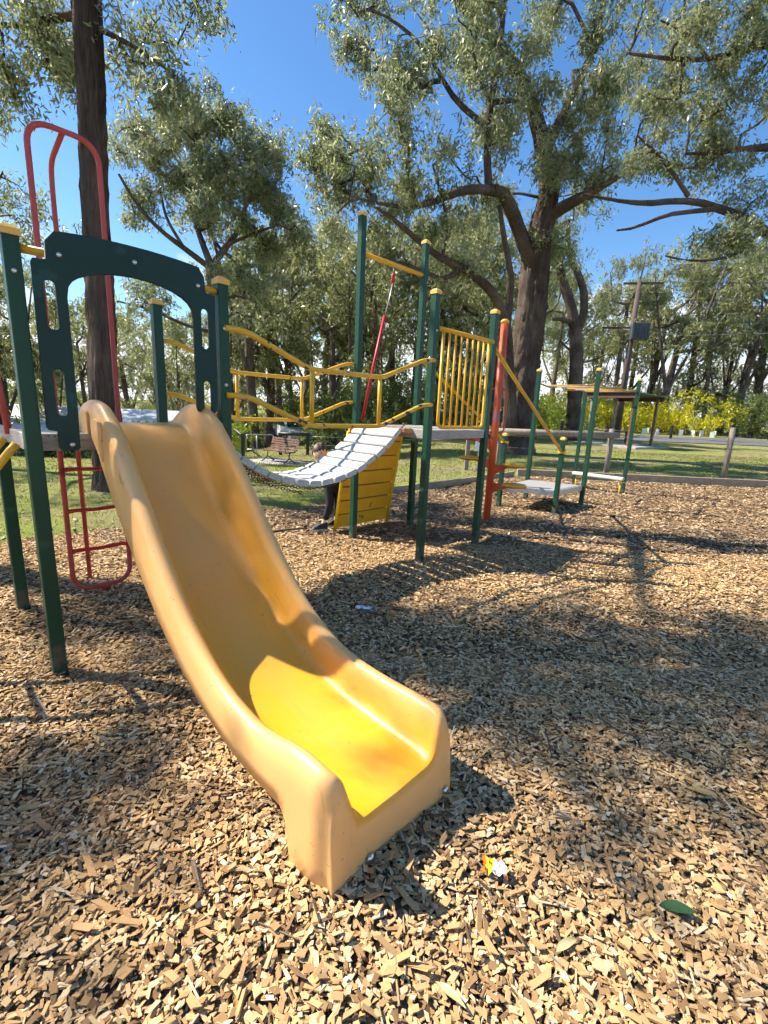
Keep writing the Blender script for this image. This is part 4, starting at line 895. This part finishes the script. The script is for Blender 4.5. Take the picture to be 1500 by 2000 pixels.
# wattles and shrubs across the road
sid = 200
for (px, Y, w, h, m, lab) in ((1350, 52, 9, 4.6, M_yel, 'large bright yellow wattle bush across the road'), (1285, 56, 6, 3.3, M_yel, 'yellow wattle bush left of the large one across the road'), (1200, 52, 6.5, 4.4, M_yel, 'yellow wattle bush behind the picnic shelter'), (1088, 47, 5, 3.2, M_yel, 'yellow wattle bush between the two dark gum trunks'),
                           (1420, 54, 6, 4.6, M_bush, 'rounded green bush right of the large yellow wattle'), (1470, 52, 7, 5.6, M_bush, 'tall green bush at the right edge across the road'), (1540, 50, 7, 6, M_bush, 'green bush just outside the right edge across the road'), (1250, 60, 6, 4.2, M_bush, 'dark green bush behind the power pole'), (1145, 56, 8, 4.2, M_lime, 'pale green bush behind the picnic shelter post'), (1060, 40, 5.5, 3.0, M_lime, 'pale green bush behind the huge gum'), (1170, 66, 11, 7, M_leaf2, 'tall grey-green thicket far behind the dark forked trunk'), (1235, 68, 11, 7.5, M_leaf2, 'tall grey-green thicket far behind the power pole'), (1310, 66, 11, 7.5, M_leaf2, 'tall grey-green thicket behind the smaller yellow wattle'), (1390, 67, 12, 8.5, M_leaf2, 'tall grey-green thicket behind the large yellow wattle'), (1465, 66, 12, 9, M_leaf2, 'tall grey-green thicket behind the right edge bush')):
    p = at(px, 840, Y); bush('wattle_bush' if m is M_yel else 'bush', lab, p[0], p[1], w, h, 60, m, sid, 60, .22, .42, (.7, 1.2)); sid += 1
# understorey between the woodland trunks
for grp, lab, L_ in (('shrubs under the woodland behind the bench', 'green shrub under the woodland behind the bench, {} from the left', [(440, 24, 3, 2.4, M_lime), (475, 30, 4, 2.6, M_bush), (520, 36, 5, 3, M_bush), (600, 28, 3.4, 2.6, M_bush), (640, 24, 3.2, 2.4, M_bush), (680, 27, 4, 3.6, M_bush), (560, 40, 6, 4, M_lime), (655, 36, 5, 4.4, M_bush), (700, 36, 5, 5, M_bush)]),
                     ('shrubs under the woodland behind the middle tower', 'green shrub under the woodland behind the middle tower, {} from the left', [(735, 25, 3.5, 3.2, M_bush), (775, 30, 4.5, 4, M_bush), (820, 27, 3.6, 3, M_bush), (870, 32, 5, 4.2, M_bush), (925, 29, 4.5, 3.4, M_bush), (975, 34, 5, 3.6, M_bush), (840, 42, 8, 6, M_bush), (760, 44, 8, 6.5, M_bush), (940, 46, 8, 6, M_bush)]),
                     ('shrubs on the slope beyond the left lawn', 'shrub on the slope beyond the left lawn, {} from the left', [(150, 19, 3.2, 1.2, M_dbush), (250, 19, 3.4, 1.25, M_dbush), (330, 20, 3, 1.6, M_bush), (300, 27, 3, 3.0, M_bush), (40, 18, 3.2, 1.4, M_dbush), (385, 26, 4, 2.6, M_lime), (420, 32, 5, 4, M_bush), (-80, 17, 3, 1.8, M_bush), (360, 42, 7, 6, M_bush), (270, 50, 9, 8, M_bush), (170, 48, 8, 8.5, M_bush), (90, 44, 8, 8, M_bush), (10, 36, 6, 7, M_bush)])):
    xs_ = sorted(q[0] for q in L_)
    for (px, Y, w, h, m) in L_:
        p = at(px, 840, Y); bush('bush', lab.format((ORD+['thirteenth'])[xs_.index(px)]), p[0], p[1], w, h, 46, m, sid, 52, .14 if Y < 30 else .24, .26 if Y < 30 else .42, (.5, .85), grp); sid += 1
# far wood that closes the view
g = np.random.default_rng(5); n = 900; a = g.uniform(-1.0, .95, n); Rr = g.uniform(72, 120, n); x = Rr*np.sin(a); y = Rr*np.cos(a)
top = 11+5*np.sin(a*9)+3*np.sin(a*23+1); C = np.stack([x, y, hgt(x, y)+g.uniform(0, 1, n)**.8*top], -1)
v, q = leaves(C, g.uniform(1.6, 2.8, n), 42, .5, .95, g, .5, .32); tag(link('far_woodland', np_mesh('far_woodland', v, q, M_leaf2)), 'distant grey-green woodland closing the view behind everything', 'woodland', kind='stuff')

# ---- fences
def rnd_post(par, x, y, z, h, r, m=M_log, name='post'):
    L0 = par.location; o = MB().tube([(0, 0, -.3), (0, 0, h*.5), (0, 0, h-.01), (0, 0, h)], [r, r*.98, r*.96, r*.7], 10).build(name, m, par); o.location = (x-L0[0], y-L0[1], z-L0[2]); return o
def wire(par, a, b, r=.003, m=M_steel, name='wire', sag=.0):
    L0 = np.array(par.location); a = np.array(a)-L0; b = np.array(b)-L0; return MB().tube([tuple(a+(b-a)*t_-np.array([0, 0, sag*4*t_*(1-t_)])) for t_ in (0, .25, .5, .75, 1)], r, 5).build(name, m, par)
F1 = thing('log_fence', 'weathered timber post and log rail fence behind the play equipment', 'fence', (6.0, 12.7, 0))
rnd_post(F1, 6.0, 12.7, 0, 1.20, .075); rnd_post(F1, 9.32, 12.86, 0, 1.38, .072); rnd_post(F1, 3.05, 12.85, 0, .97, .07); rnd_post(F1, 13.2, 12.9, 0, 1.3, .07)
lg = MB().tube([(2.75, 12.78, 1.0), (4.5, 12.72, 1.02), (6.15, 12.6, 1.04)], [.085, .08, .075], 12, jit=.05).build('log_rail', M_log, F1); lg.location = (-6.0, -12.7, 0)
for z in (.35, .68, 1.0): wire(F1, (6.0, 12.7, z), (9.32, 12.86, z+.05), sag=.02); wire(F1, (9.32, 12.86, z+.05), (13.2, 12.9, z), sag=.02); wire(F1, (3.05, 12.85, z-.1), (6.0, 12.7, z-.05), sag=.02)
F2 = thing('marker_post', 'short grey post with a small white notice behind the orange pole', 'post', (2.1, 12.2, 0))
o = MB().box((0, 0, .30), (.10, .10, .95)).build('post', M_log, F2, .006)
MB().box((.30, .05, .62), (.20, .012, .24)).build('notice', mat('white_notice', (.75, .78, .8), .5), F2, .002); MB().box((.30, .07, .25), (.03, .03, .6)).build('notice_stake', M_steel, F2)
bl = gpt(475, 891); brp = gpt(601, 889)
F3 = thing('park_fence', 'black post and rail fence with a grey tube gate behind the bench', 'fence', bl)
for (px, py) in ((475, 891), (548, 888), (601, 889)): p = gpt(px, py); MB().box((p[0]-bl[0], p[1]-bl[1], p[2]-bl[2]+.42), (.13, .13, 1.05)).build('post', M_dark, F3, .006)
def z_at(px, py, Y): return at(px, py, Y)[2]
p = gpt(548, 888); q = brp; MB().tube([(p[0]-bl[0]-.1, p[1]-bl[1], .90+p[2]-bl[2]), (q[0]-bl[0]+.1, q[1]-bl[1], .90+q[2]-bl[2])], .075, 10).build('rail', M_dark, F3)
p = gpt(430, 890); MB().tube([(p[0]-bl[0], p[1]-bl[1], .82), (0, 0, .84)], .05, 8).build('rail', M_dark, F3)
p = gpt(534, 889); dx, dy = p[0]-bl[0], p[1]-bl[1]
MB().tube(rounded([(.1*dx, .1*dy, .25), (.1*dx, .1*dy, .90), (dx, dy, .90), (dx, dy, .25)], .12), .022, 8).build('gate_frame', M_steel, F3)
MB().tube([(.45*dx, .45*dy, .02), (.45*dx, .45*dy, .90)], .02, 8).build('gate_bar', M_steel, F3); MB().tube([(.1*dx, .1*dy, .28), (dx, dy, .28)], .02, 8).build('gate_bar', M_steel, F3)
p = gpt(760, 880); q = brp
for z in (.45, .82): wire(F3, (q[0], q[1], q[2]+z), (q[0]+6, q[1]+1.5, q[2]+z), .006)
# roadside posts
for k, (px, py, hh, lab) in enumerate(((1309, 858, 1.15, 'dark bollard post on the lawn left of the leaning fence post'), (1095, 852, 1.2, 'dark post left of the picnic shelter'), (1010, 852, 1.1, 'dark post behind the huge gum trunk'))):
    p = gpt(px, py, 20); o = MB().box((0, 0, hh/2-.15), (.16, .16, hh+.3)).build('bollard', M_dark, None, .01); o.location = p; tag(o, lab, 'post', 'dark posts along the road')
# ---- park bench on its slab
bp = gpt(545, 904); BN = thing('park_bench', 'brown slatted park bench with dark metal legs on a slab', 'bench', bp, R(-38))
for k in range(5): MB().box((0, -.20+.085*k, .45), (1.55, .07, .035)).build('seat_slat', M_brown, BN, .006)
Mb = Matrix.Rotation(R(-14), 3, 'X')
for k in range(5): MB().box((0, .22+.026*k, .52+.088*k), (1.55, .03, .07), M=Mb).build('back_slat', M_brown, BN, .006)
for s in (-.62, .62):
    MB().tube([(s, -.34, .0), (s, -.05, .20), (s, -.02, .43)], .022, 8).build('leg', M_dark, BN); MB().tube([(s, .30, .0), (s, -.02, .20)], .022, 8).build('leg', M_dark, BN)
    MB().tube([(s, .20, .42), (s, .37, .93)], .02, 8).build('back_support', M_dark, BN); MB().tube(rounded([(s, -.22, .45), (s, -.24, .64), (s, .27, .66)], .06), .016, 8).build('armrest', M_dark, BN)
    MB().tube([(s, -.24, .42), (s, .2, .42)], .02, 8).build('seat_support', M_dark, BN)
sl = MB().prism([(-1.3, -.8), (1.3, -.8), (1.3, .8), (-1.3, .8)], -.15, .025).build('bench_slab', M_conc, None, .01); sl.location = (bp[0], bp[1], bp[2]); sl.rotation_euler = (0, 0, R(-38)); tag(sl, kind='structure')
# ---- picnic shelter with table
sx, sy = 12.1, 26.2; SH = thing('picnic_shelter', 'open timber picnic shelter with a flat dark roof near the road', 'shelter', (sx, sy, float(hgt(sx, sy))), math.atan2(-1.8, 1.3))
M_post2 = m_wood('grey_shelter_post', (.20, .16, .13), (.36, .30, .25), (12, 12, 2)); M_fas = m_wood('dark_red_fascia', (.06, .03, .025), (.12, .06, .05), (2, 12, 12))
for (x, y) in ((-1.1, 0), (1.25, 0), (-1.1, 2.5), (1.25, 2.5)): MB().box((x, y, 1.32), (.13, .13, 2.7)).build('post', M_post2 if x < 0 else M_brown, SH, .006)
MB().box((.1, -.36, 2.72), (2.8, .06, .28)).build('fascia', M_fas, SH); MB().box((.1, 2.68, 2.62), (2.8, .06, .22)).build('fascia', M_fas, SH)
M_roofg = mat('green_metal_roof', (.10, .14, .07), .5, .2)
MB().add([(-1.4, -.5, 2.90), (1.6, -.5, 2.90), (1.6, 2.8, 2.78), (-1.4, 2.8, 2.78), (-1.4, -.5, 2.86), (1.6, -.5, 2.86), (1.6, 2.8, 2.74), (-1.4, 2.8, 2.74)], [(0,1,2,3),(7,6,5,4),(0,4,5,1),(1,5,6,2),(2,6,7,3),(3,7,4,0)]).build('roof', M_roofg, SH)
PT = thing('picnic_table', 'grey picnic table with benches under the shelter', 'table', (12.95, 26.9, float(hgt(12.9, 26.9))+.10), math.atan2(-1.8, 1.3))
for k in range(4): MB().box((0, -.30+.2*k, .74), (1.8, .18, .045)).build('top_plank', M_log, PT, .006)
for s in (-.75, .75): MB().box((0, s, .44), (1.8, .26, .045)).build('seat_plank', M_log, PT, .006)
for s in (-.6, .6): MB().box((s, 0, .36), (.10, .10, .72)).build('leg', M_dark, PT); MB().box((s, 0, .40), (.08, 1.6, .05)).build('seat_support', M_dark, PT)
sb = MB().prism([(-1.9, -.6), (2.0, -.6), (2.0, 3.1), (-1.9, 3.1)], -.2, .10).build('shelter_slab', M_conc, None, .01); sb.location = SH.location; sb.rotation_euler = SH.rotation_euler; tag(sb, kind='structure')
# ---- power pole
p = gpt(1204, 852, 30); PP = thing('power_pole', 'dark timber power pole with a grey transformer behind the shelter', 'power pole', p, R(-12))
M_pole = m_wood('pole_timber', (.05, .035, .03), (.13, .09, .075), (8, 8, 1)); Yp = p[1]; sF = Yp/F_PX; Hp = (852-576)*sF
MB().tube([(0, 0, -.3), (0, 0, Hp*.5), (0, 0, Hp)], [.28, .24, .19], 12).build('pole', M_pole, PP)
MB().box((.3, 0, Hp-.2), (66*sF, .13, .15)).build('cross_arm', M_pole, PP)
zt = (852-664)*sF; M_tr = mat('transformer_grey', (.06, .07, .08), .5, .3)
TRF = MB().box((.45, -.55, zt), (1.35, .7, 1.3)).build('transformer', M_tr, PP, .06)
for k in range(6): MB().box((.45-.55+.22*k, -.92, zt-.02), (.05, .08, 1.0)).build('cooling_fin', M_tr, TRF)
for k in range(3): MB().lathe([(.06, 0), (.09, .05), (.05, .1), (.09, .15), (.05, .2), (.03, .3)], (.0+.45*k, -.5, zt+.75), 8).build('insulator', mat('insulator', (.2, .12, .08), .3), TRF)
MB().box((-1.2, -.1, zt+.35), (2.4, .14, .14)).build('lower_arm', M_pole, PP)
for k, (z, ex) in enumerate(((Hp-.05, .3-30*sF), (Hp-.05, .3+30*sF), (zt+.4, -2.2))):
    a = Vector((ex, 0, z)); MB().tube([a, a+Vector((16, -2, -.9)), a+Vector((34, -4, .2))], .014, 5).build('cable', M_dark, PP)
MB().tube([(-2.2, 0, zt+.42), (4, 0, zt-.2), (40, -3, zt+1)], .014, 5).build('cable', M_steel, PP)
# ---- white tree guards across the road
gm = MB().prism([(-.22, -.2), (.22, -.2), (0, .24)], 0, .62); g_me = gm.mesh('tree_guard', mat('white_corflute', (.78, .80, .80), .5))
for k, (px, Y) in enumerate(((1256, 50), (1264, 52), (1284, 49), (1331, 50), (1356, 49), (1370, 50), (1392, 48), (1398, 51))):
    p = at(px, 840, Y); o = link('tree_guard', g_me); o.location = (p[0], p[1], float(hgt(p[0], p[1]))); o.rotation_euler = (0, 0, k*1.3); o.scale = (.8, .8, .95)
    tag(o, 'small white seedling guard on the far road verge, %s from the left' % ORD[k], 'tree guard', 'white tree guards across the road')
# ---- house below the left lawn
hx, hy = -18.5, 30.; HS = thing('house', 'low house with a pale grey metal roof below the left lawn', 'house', (hx, hy, float(hgt(hx, hy))-.1), R(8)); hz = HS.location[2]
M_roofm = mat('pale_metal_roof', (.52, .54, .56), .45, .3); t = NT(M_roofm); wv = t.n('ShaderNodeTexWave', bands_direction='X'); wv.inputs['Scale'].default_value = 2.4; t.l(t.coord(), wv.inputs['Vector']); t.bump(wv.outputs['Fac'], .6, .03)
M_wallb = mat('cream_weatherboard', (.45, .42, .36), .8); ze = -.35-hz; zr = .75-hz
MB().box((0, 0, ze/2), (13.4, 6.4, ze)).build('wall', M_wallb, HS)
MB().add([(-7.1, -3.6, ze-.05), (7.1, -3.6, ze-.05), (7.1, 0, zr), (-7.1, 0, zr), (-7.1, 3.6, ze-.05), (7.1, 3.6, ze-.05)], [(0, 1, 2, 3), (3, 2, 5, 4)]).build('roof', M_roofm, HS)
MB().box((0, -3.62, ze-.10), (14.2, .05, .14)).build('gutter', mat('gutter_dark', (.06, .06, .065), .4), HS)
M_glass = mat('window_glass', (.03, .04, .05), .08)
for x in (-4.6, -1.2, 4.4): w_ = MB().box((x, -3.22, ze-1.1), (1.5, .06, 1.1)).build('window', mat('window_frame', (.6, .6, .58), .5), HS); MB().box((x, -3.26, ze-1.1), (1.36, .02, .96)).build('pane', M_glass, w_)
MB().box((1.6, -3.23, ze-1.35), (.9, .05, 2.0)).build('door', M_brown, HS)
# ---- car glimpsed behind the bench
cx, cy, cz = gpt(572, 866); CR = thing('parked_car', 'white car glimpsed between the trunks behind the bench', 'car', (cx-.2, cy+1.2, cz), R(-62))
M_carp = mat('white_car_paint', (.72, .73, .75), .25); prof = [(-2.05, .32), (2.0, .30), (2.08, .55), (2.0, .78), (1.15, .92), (.45, 1.38), (-.95, 1.42), (-1.75, .98), (-2.08, .90)]
MB().prism(prof, -.82, .82, axes=(0, 2, 1)).build('body', M_carp, CR, .07)
MB().prism([(1.05, .96), (.45, 1.33), (-.92, 1.37), (-1.6, 1.0)], -.826, .826, axes=(0, 2, 1)).build('side_window', M_glass, CR)
MB().add([(1.17, -.70, .935), (1.17, .70, .935), (.50, .62, 1.372), (.50, -.62, 1.372)], [(0, 1, 2, 3)]).build('windscreen', M_glass, CR)
for x in (-1.3, 1.3):
    for s in (-.80, .80): w_ = MB().tube([(x, s-.1, .32), (x, s+.1, .32)], .32, 16).build('wheel', M_dark, CR); MB().tube([(x, s-.106, .32), (x, s+.106, .32)], .19, 12).build('rim', M_steel, w_)
for s in (-.6, .6): MB().box((2.06, s, .66), (.05, .34, .13)).build('headlight', mat('headlight', (.8, .8, .8), .1), CR)
# ---- boy behind the bridge
bx_, by_ = -.62, 5.44; BO = thing('person', 'boy with brown hair, pale top and black trousers peeking over the plank bridge', 'person', (bx_-.045, by_, 0))
M_skin = mat('skin', (.74, .50, .38), .55); M_hair = mat('brown_hair', (.085, .048, .028), .55); M_blk = mat('black_trousers', (.012, .012, .014), .8); M_pale = mat('pale_pink_top', (.75, .60, .57), .8); M_shoe = mat('black_shoe', (.02, .02, .022), .6); M_sole = mat('grey_sole', (.35, .33, .32), .8)
def skin_mesh(name, pts, edges, m, par, lv=2):
    me = bpy.data.meshes.new(name); me.from_pydata([(p[0]-bx_, p[1]-by_, p[2]) for p in pts], edges, []); me.materials.append(m); o = link(name, me, par)
    md = o.modifiers.new('skin', 'SKIN'); md.use_smooth_shade = True
    sv = me.skin_vertices[0].data
    for i, p in enumerate(pts): sv[i].radius = (p[3], p[4] if len(p) > 4 else p[3])
    sv[0].use_root = True; s = o.modifiers.new('sub', 'SUBSURF'); s.levels = s.render_levels = lv; return o
HP, CH, NK = (-.575, 5.46, .55), (-.625, 5.43, .74), (-.675, 5.41, .81)
skin_mesh('body', [(*HP, .085, .065), (-.585, 5.455, .65, .082, .062), (*CH, .085, .062), (*NK, .034), (-.70, 5.40, .86, .032),
    (-.62, 5.45, .51, .055), (-.592, 5.40, .31, .041), (-.672, 5.43, .085, .027), (-.69, 5.42, .045, .028), (-.725, 5.405, .035, .016),
    (-.53, 5.48, .51, .055), (-.52, 5.56, .30, .041), (-.55, 5.66, .085, .027), (-.56, 5.65, .045, .028), (-.60, 5.635, .035, .016),
    (-.70, 5.46, .775, .034), (-.74, 5.44, .63, .026), (-.66, 5.36, .60, .021), (-.62, 5.33, .61, .02),
    (-.52, 5.42, .775, .034), (-.45, 5.38, .65, .026), (-.45, 5.30, .76, .021), (-.45, 5.27, .78, .02)],
    [(0, 1), (1, 2), (2, 3), (3, 4), (0, 5), (5, 6), (6, 7), (7, 8), (8, 9), (0, 10), (10, 11), (11, 12), (12, 13), (13, 14), (2, 15), (15, 16), (16, 17), (17, 18), (2, 19), (19, 20), (20, 21), (21, 22)], M_skin, BO)
skin_mesh('top', [(-.578, 5.46, .57, .095, .075), (-.585, 5.455, .65, .094, .074), (*CH, .094, .072), (-.668, 5.415, .80, .05), (-.70, 5.46, .775, .043), (-.74, 5.44, .64, .036), (-.70, 5.40, .615, .032), (-.52, 5.42, .775, .043), (-.45, 5.38, .66, .036), (-.45, 5.33, .71, .032)], [(0, 1), (1, 2), (2, 3), (2, 4), (4, 5), (5, 6), (2, 7), (7, 8), (8, 9)], M_pale, BO)
skin_mesh('trousers', [(-.578, 5.458, .61, .10, .082), (-.575, 5.46, .55, .10, .082), (-.618, 5.45, .50, .068), (-.595, 5.402, .31, .052), (-.664, 5.427, .115, .038), (-.532, 5.48, .50, .068), (-.52, 5.56, .30, .052), (-.548, 5.65, .115, .038)], [(0, 1), (1, 2), (2, 3), (3, 4), (1, 5), (5, 6), (6, 7)], M_blk, BO)
for (a, b_) in (((-.66, 5.44), (-.845, 5.36)), ((-.53, 5.67), (-.71, 5.59))):
    a = np.array(a); b_ = np.array(b_); d = (b_-a)/np.linalg.norm(b_-a); n_ = np.array([-d[1], d[0]]); L_ = np.linalg.norm(b_-a)
    P = [(0, .028), (.02, .037), (.07, .034), (.13, .040), (L_-.02, .036), (L_, .018)]
    sole = [tuple(a+d*(t_-.03)+n_*w) for t_, w in P]+[tuple(a+d*(t_-.03)-n_*w) for t_, w in reversed(P)]
    sh = MB(); top = [.085, .090, .085, .062, .044, .034]; top = top+list(reversed(top)); n = len(sole)
    vs2 = [(p[0]-bx_, p[1]-by_, .014) for p in sole]+[(a[0]+(p[0]-a[0])*.9-bx_+.0, a[1]+(p[1]-a[1])*.9-by_, z) for p, z in zip(sole, top)]
    so = sh.add(vs2, [tuple(range(n, 2*n))]+[(i, (i+1) % n, n+(i+1) % n, n+i) for i in range(n)], True).build('shoe', M_shoe, BO)
    MB().prism([(p[0]-bx_, p[1]-by_) for p in sole], -.005, .0135).build('sole', M_sole, so)
# head with face
def ball(c, r, m, name, par, f=None, nu=20, nv=14):
    vs2, fs2 = [], []
    for i in range(nv+1):
        for k in range(nu):
            ph = math.pi*i/nv; th = 2*math.pi*k/nu; d = Vector((math.sin(ph)*math.cos(th), math.sin(ph)*math.sin(th), math.cos(ph)))
            s = f(d) if f else 1.; vs2.append((c[0]+d.x*r[0]*s, c[1]+d.y*r[1]*s, c[2]+d.z*r[2]*s))
    for i in range(nv):
        for k in range(nu): fs2.append((i*nu+k, (i+1)*nu+k, (i+1)*nu+(k+1) % nu, i*nu+(k+1) % nu))
    return MB().add(vs2, fs2, True).build(name, m, par)
HDm = bpy.data.objects.new('head_frame', None)
bpy.data.objects.remove(HDm)
hc = (-.725-bx_, 5.38-by_, .925); FD = Vector((.12, -.98, -.12)).normalized()
def face(d):
    k = 1.0
    if d.z < -.2: k -= .10*(-d.z-.2)
    nose = (d-Vector((.10, -.985, -.18)).normalized()).length
    if nose < .22: k += .13*(1-nose/.22)
    for ex in (-.25, .46):
        e = (d-Vector((ex, -.90, .06)).normalized()).length
        if e < .2: k -= .04*(1-e/.2)
    return k
hd = ball(hc, (.074, .086, .103), M_skin, 'head', BO, face, 40, 28)
for ex in (-.24, .44): ball((hc[0]+ex*.068, hc[1]-.074, hc[2]+.004), (.010, .006, .0065), mat('eye_dark', (.02, .015, .012), .2), 'eye', hd, None, 10, 8)
ball((hc[0]+.010, hc[1]-.080, hc[2]-.050), (.017, .006, .005), mat('lips', (.42, .16, .13), .5), 'mouth', hd, None, 10, 8)
for s in (-1, 1): ball((hc[0]+s*.074, hc[1]+.006, hc[2]-.004), (.010, .018, .026), M_skin, 'ear', hd, None, 10, 8)
def hairf(d):
    k = 1.02+.025*math.sin(11*d.x+5*d.z)+.02*math.sin(29*d.x+7*d.y)
    fr = smooth((-d.y+.05)/.5); lim = float(fr)*(.15+.11*math.sin(15*d.x+1)+.20*d.x)+(1-float(fr))*(-.35)
    w_ = float(smooth((d.z-lim+.10)/.16)); return k*w_+.84*(1-w_)
ball((hc[0]-.002, hc[1]+.008, hc[2]+.008), (.083, .094, .111), M_hair, 'hair', BO, hairf, 56, 40)

# ---- litter, fallen leaf, sticks
def crumple(name, label, x, y, w, h, mats, seed, cols, rz=0., amp=.02, cat='litter', split=.4):
    g = np.random.default_rng(seed); nx, ny = 11, 9; vs2 = []
    for j in range(ny):
        for i in range(nx):
            a, b2 = i/(nx-1)-.5, j/(ny-1)-.5; k = 1-.35*g.random()
            vs2.append((a*w*(.8+.3*g.random()), b2*h*(.8+.3*g.random()), .004+amp*(g.random()+.5*math.sin(i*1.7+j))+.0))
    t = thing(name, label, cat, (x, y, float(bedz(x, y))+.032), rz)
    for part, m, lo, hi in cols:
        f = [(j*nx+i, j*nx+i+1, (j+1)*nx+i+1, (j+1)*nx+i) for j in range(ny-1) for i in range(nx-1) if lo <= i < hi]
        used_ = sorted({k for q_ in f for k in q_}); mp_ = {k: i for i, k in enumerate(used_)}
        o = MB().add([vs2[k] for k in used_], [tuple(mp_[k] for k in q_) for q_ in f]).build(part, m, t)
        sd_ = o.modifiers.new('t', 'SOLIDIFY'); sd_.thickness = .0006
    return t
M_white = mat('white_film', (.80, .80, .84), .35); M_ylab = mat('yellow_print', (.85, .62, .03), .4); M_orl = mat('orange_print', (.75, .22, .03), .4); M_blu = mat('pale_blue_print', (.45, .60, .75), .4)
p = gpt(968, 1693, .8, 4); crumple('wrapper', 'crumpled white and yellow snack wrapper on the chips by the slide foot', p[0], p[1], .085, .055, None, 4, (('orange_edge', M_orl, 0, 1), ('yellow_panel', M_ylab, 1, 4), ('film', M_white, 4, 9), ('orange_corner', M_orl, 9, 10)), R(-20), .016)
p = gpt(710, 1190, 1, 6); crumple('wrapper', 'flattened white and pale blue packet on the chips below the bridge', p[0], p[1], .12, .06, None, 9, (('film', M_white, 0, 3), ('print', M_blu, 3, 5), ('film', M_white, 5, 9), ('print', M_blu, 9, 10)), R(-8), .008)
def big_leaf(px, py, L_, w, m, rz, label, z=.026, name='fallen_leaf'):
    p = gpt(px, py, .6, 6); vs2, f = [], []
    for i in range(11):
        t_ = i/10; ww = w*math.sin(math.pi*t_**.8)*.5+.0006; x = (t_-.5)*L_; zz = .010*math.sin(t_*3)+.0
        vs2 += [(x, -ww, zz+.005), (x, 0, zz), (x, ww, zz+.006)]
    for i in range(10): a = 3*i; f += [(a, a+3, a+4, a+1), (a+1, a+4, a+5, a+2)]
    o = MB().add(vs2, f, True).build(name, m, None); o.location = (p[0], p[1], float(bedz(p[0], p[1]))+z); o.rotation_euler = (R(4), R(-3), rz); return tag(o, label, 'leaf')
M_gl = mat('fresh_green_leaf', (.035, .085, .025), .45); M_pl = mat('pale_dead_leaf', (.42, .36, .18), .6); M_tl = mat('tan_dead_leaf', (.55, .36, .12), .6)
big_leaf(1325, 1773, .105, .036, M_gl, R(-14), 'fresh green leaf lying on the wood chips')
big_leaf(1105, 1855, .085, .022, M_pl, R(22), 'pale olive dead leaf lying among the front wood chips')
big_leaf(1370, 1560, .11, .026, M_tl, R(-30), 'curled tan dead leaf right of the slide foot')
big_leaf(880, 1965, .085, .02, M_pl, R(-40), 'pale dead leaf at the bottom edge of the chips')
M_stick = m_wood('stick', (.10, .07, .05), (.24, .18, .13), (20, 20, 4))
def stick(pts, r, label):
    P = [gpt(px, py, .6, 12) for px, py in pts]; b0 = P[0]
    o = MB().tube([(p[0]-b0[0], p[1]-b0[1], float(bedz(p[0], p[1]))+.035-b0[2]) for p in P], [r*(1-.5*i/(len(P)-1)) for i in range(len(P))], 6, jit=.2).build('stick', M_stick, None); o.location = b0; return tag(o, label, 'stick')
stick([(520, 1042), (560, 1036), (600, 1031)], .02, 'short brown stick lying on the chips left of the boy')
stick([(380, 1705), (388, 1750), (398, 1790)], .005, 'thin curved twig on the chips left of the slide foot')
stick([(1110, 1555), (1140, 1562), (1180, 1580)], .004, 'thin twig on the chips right of the slide')
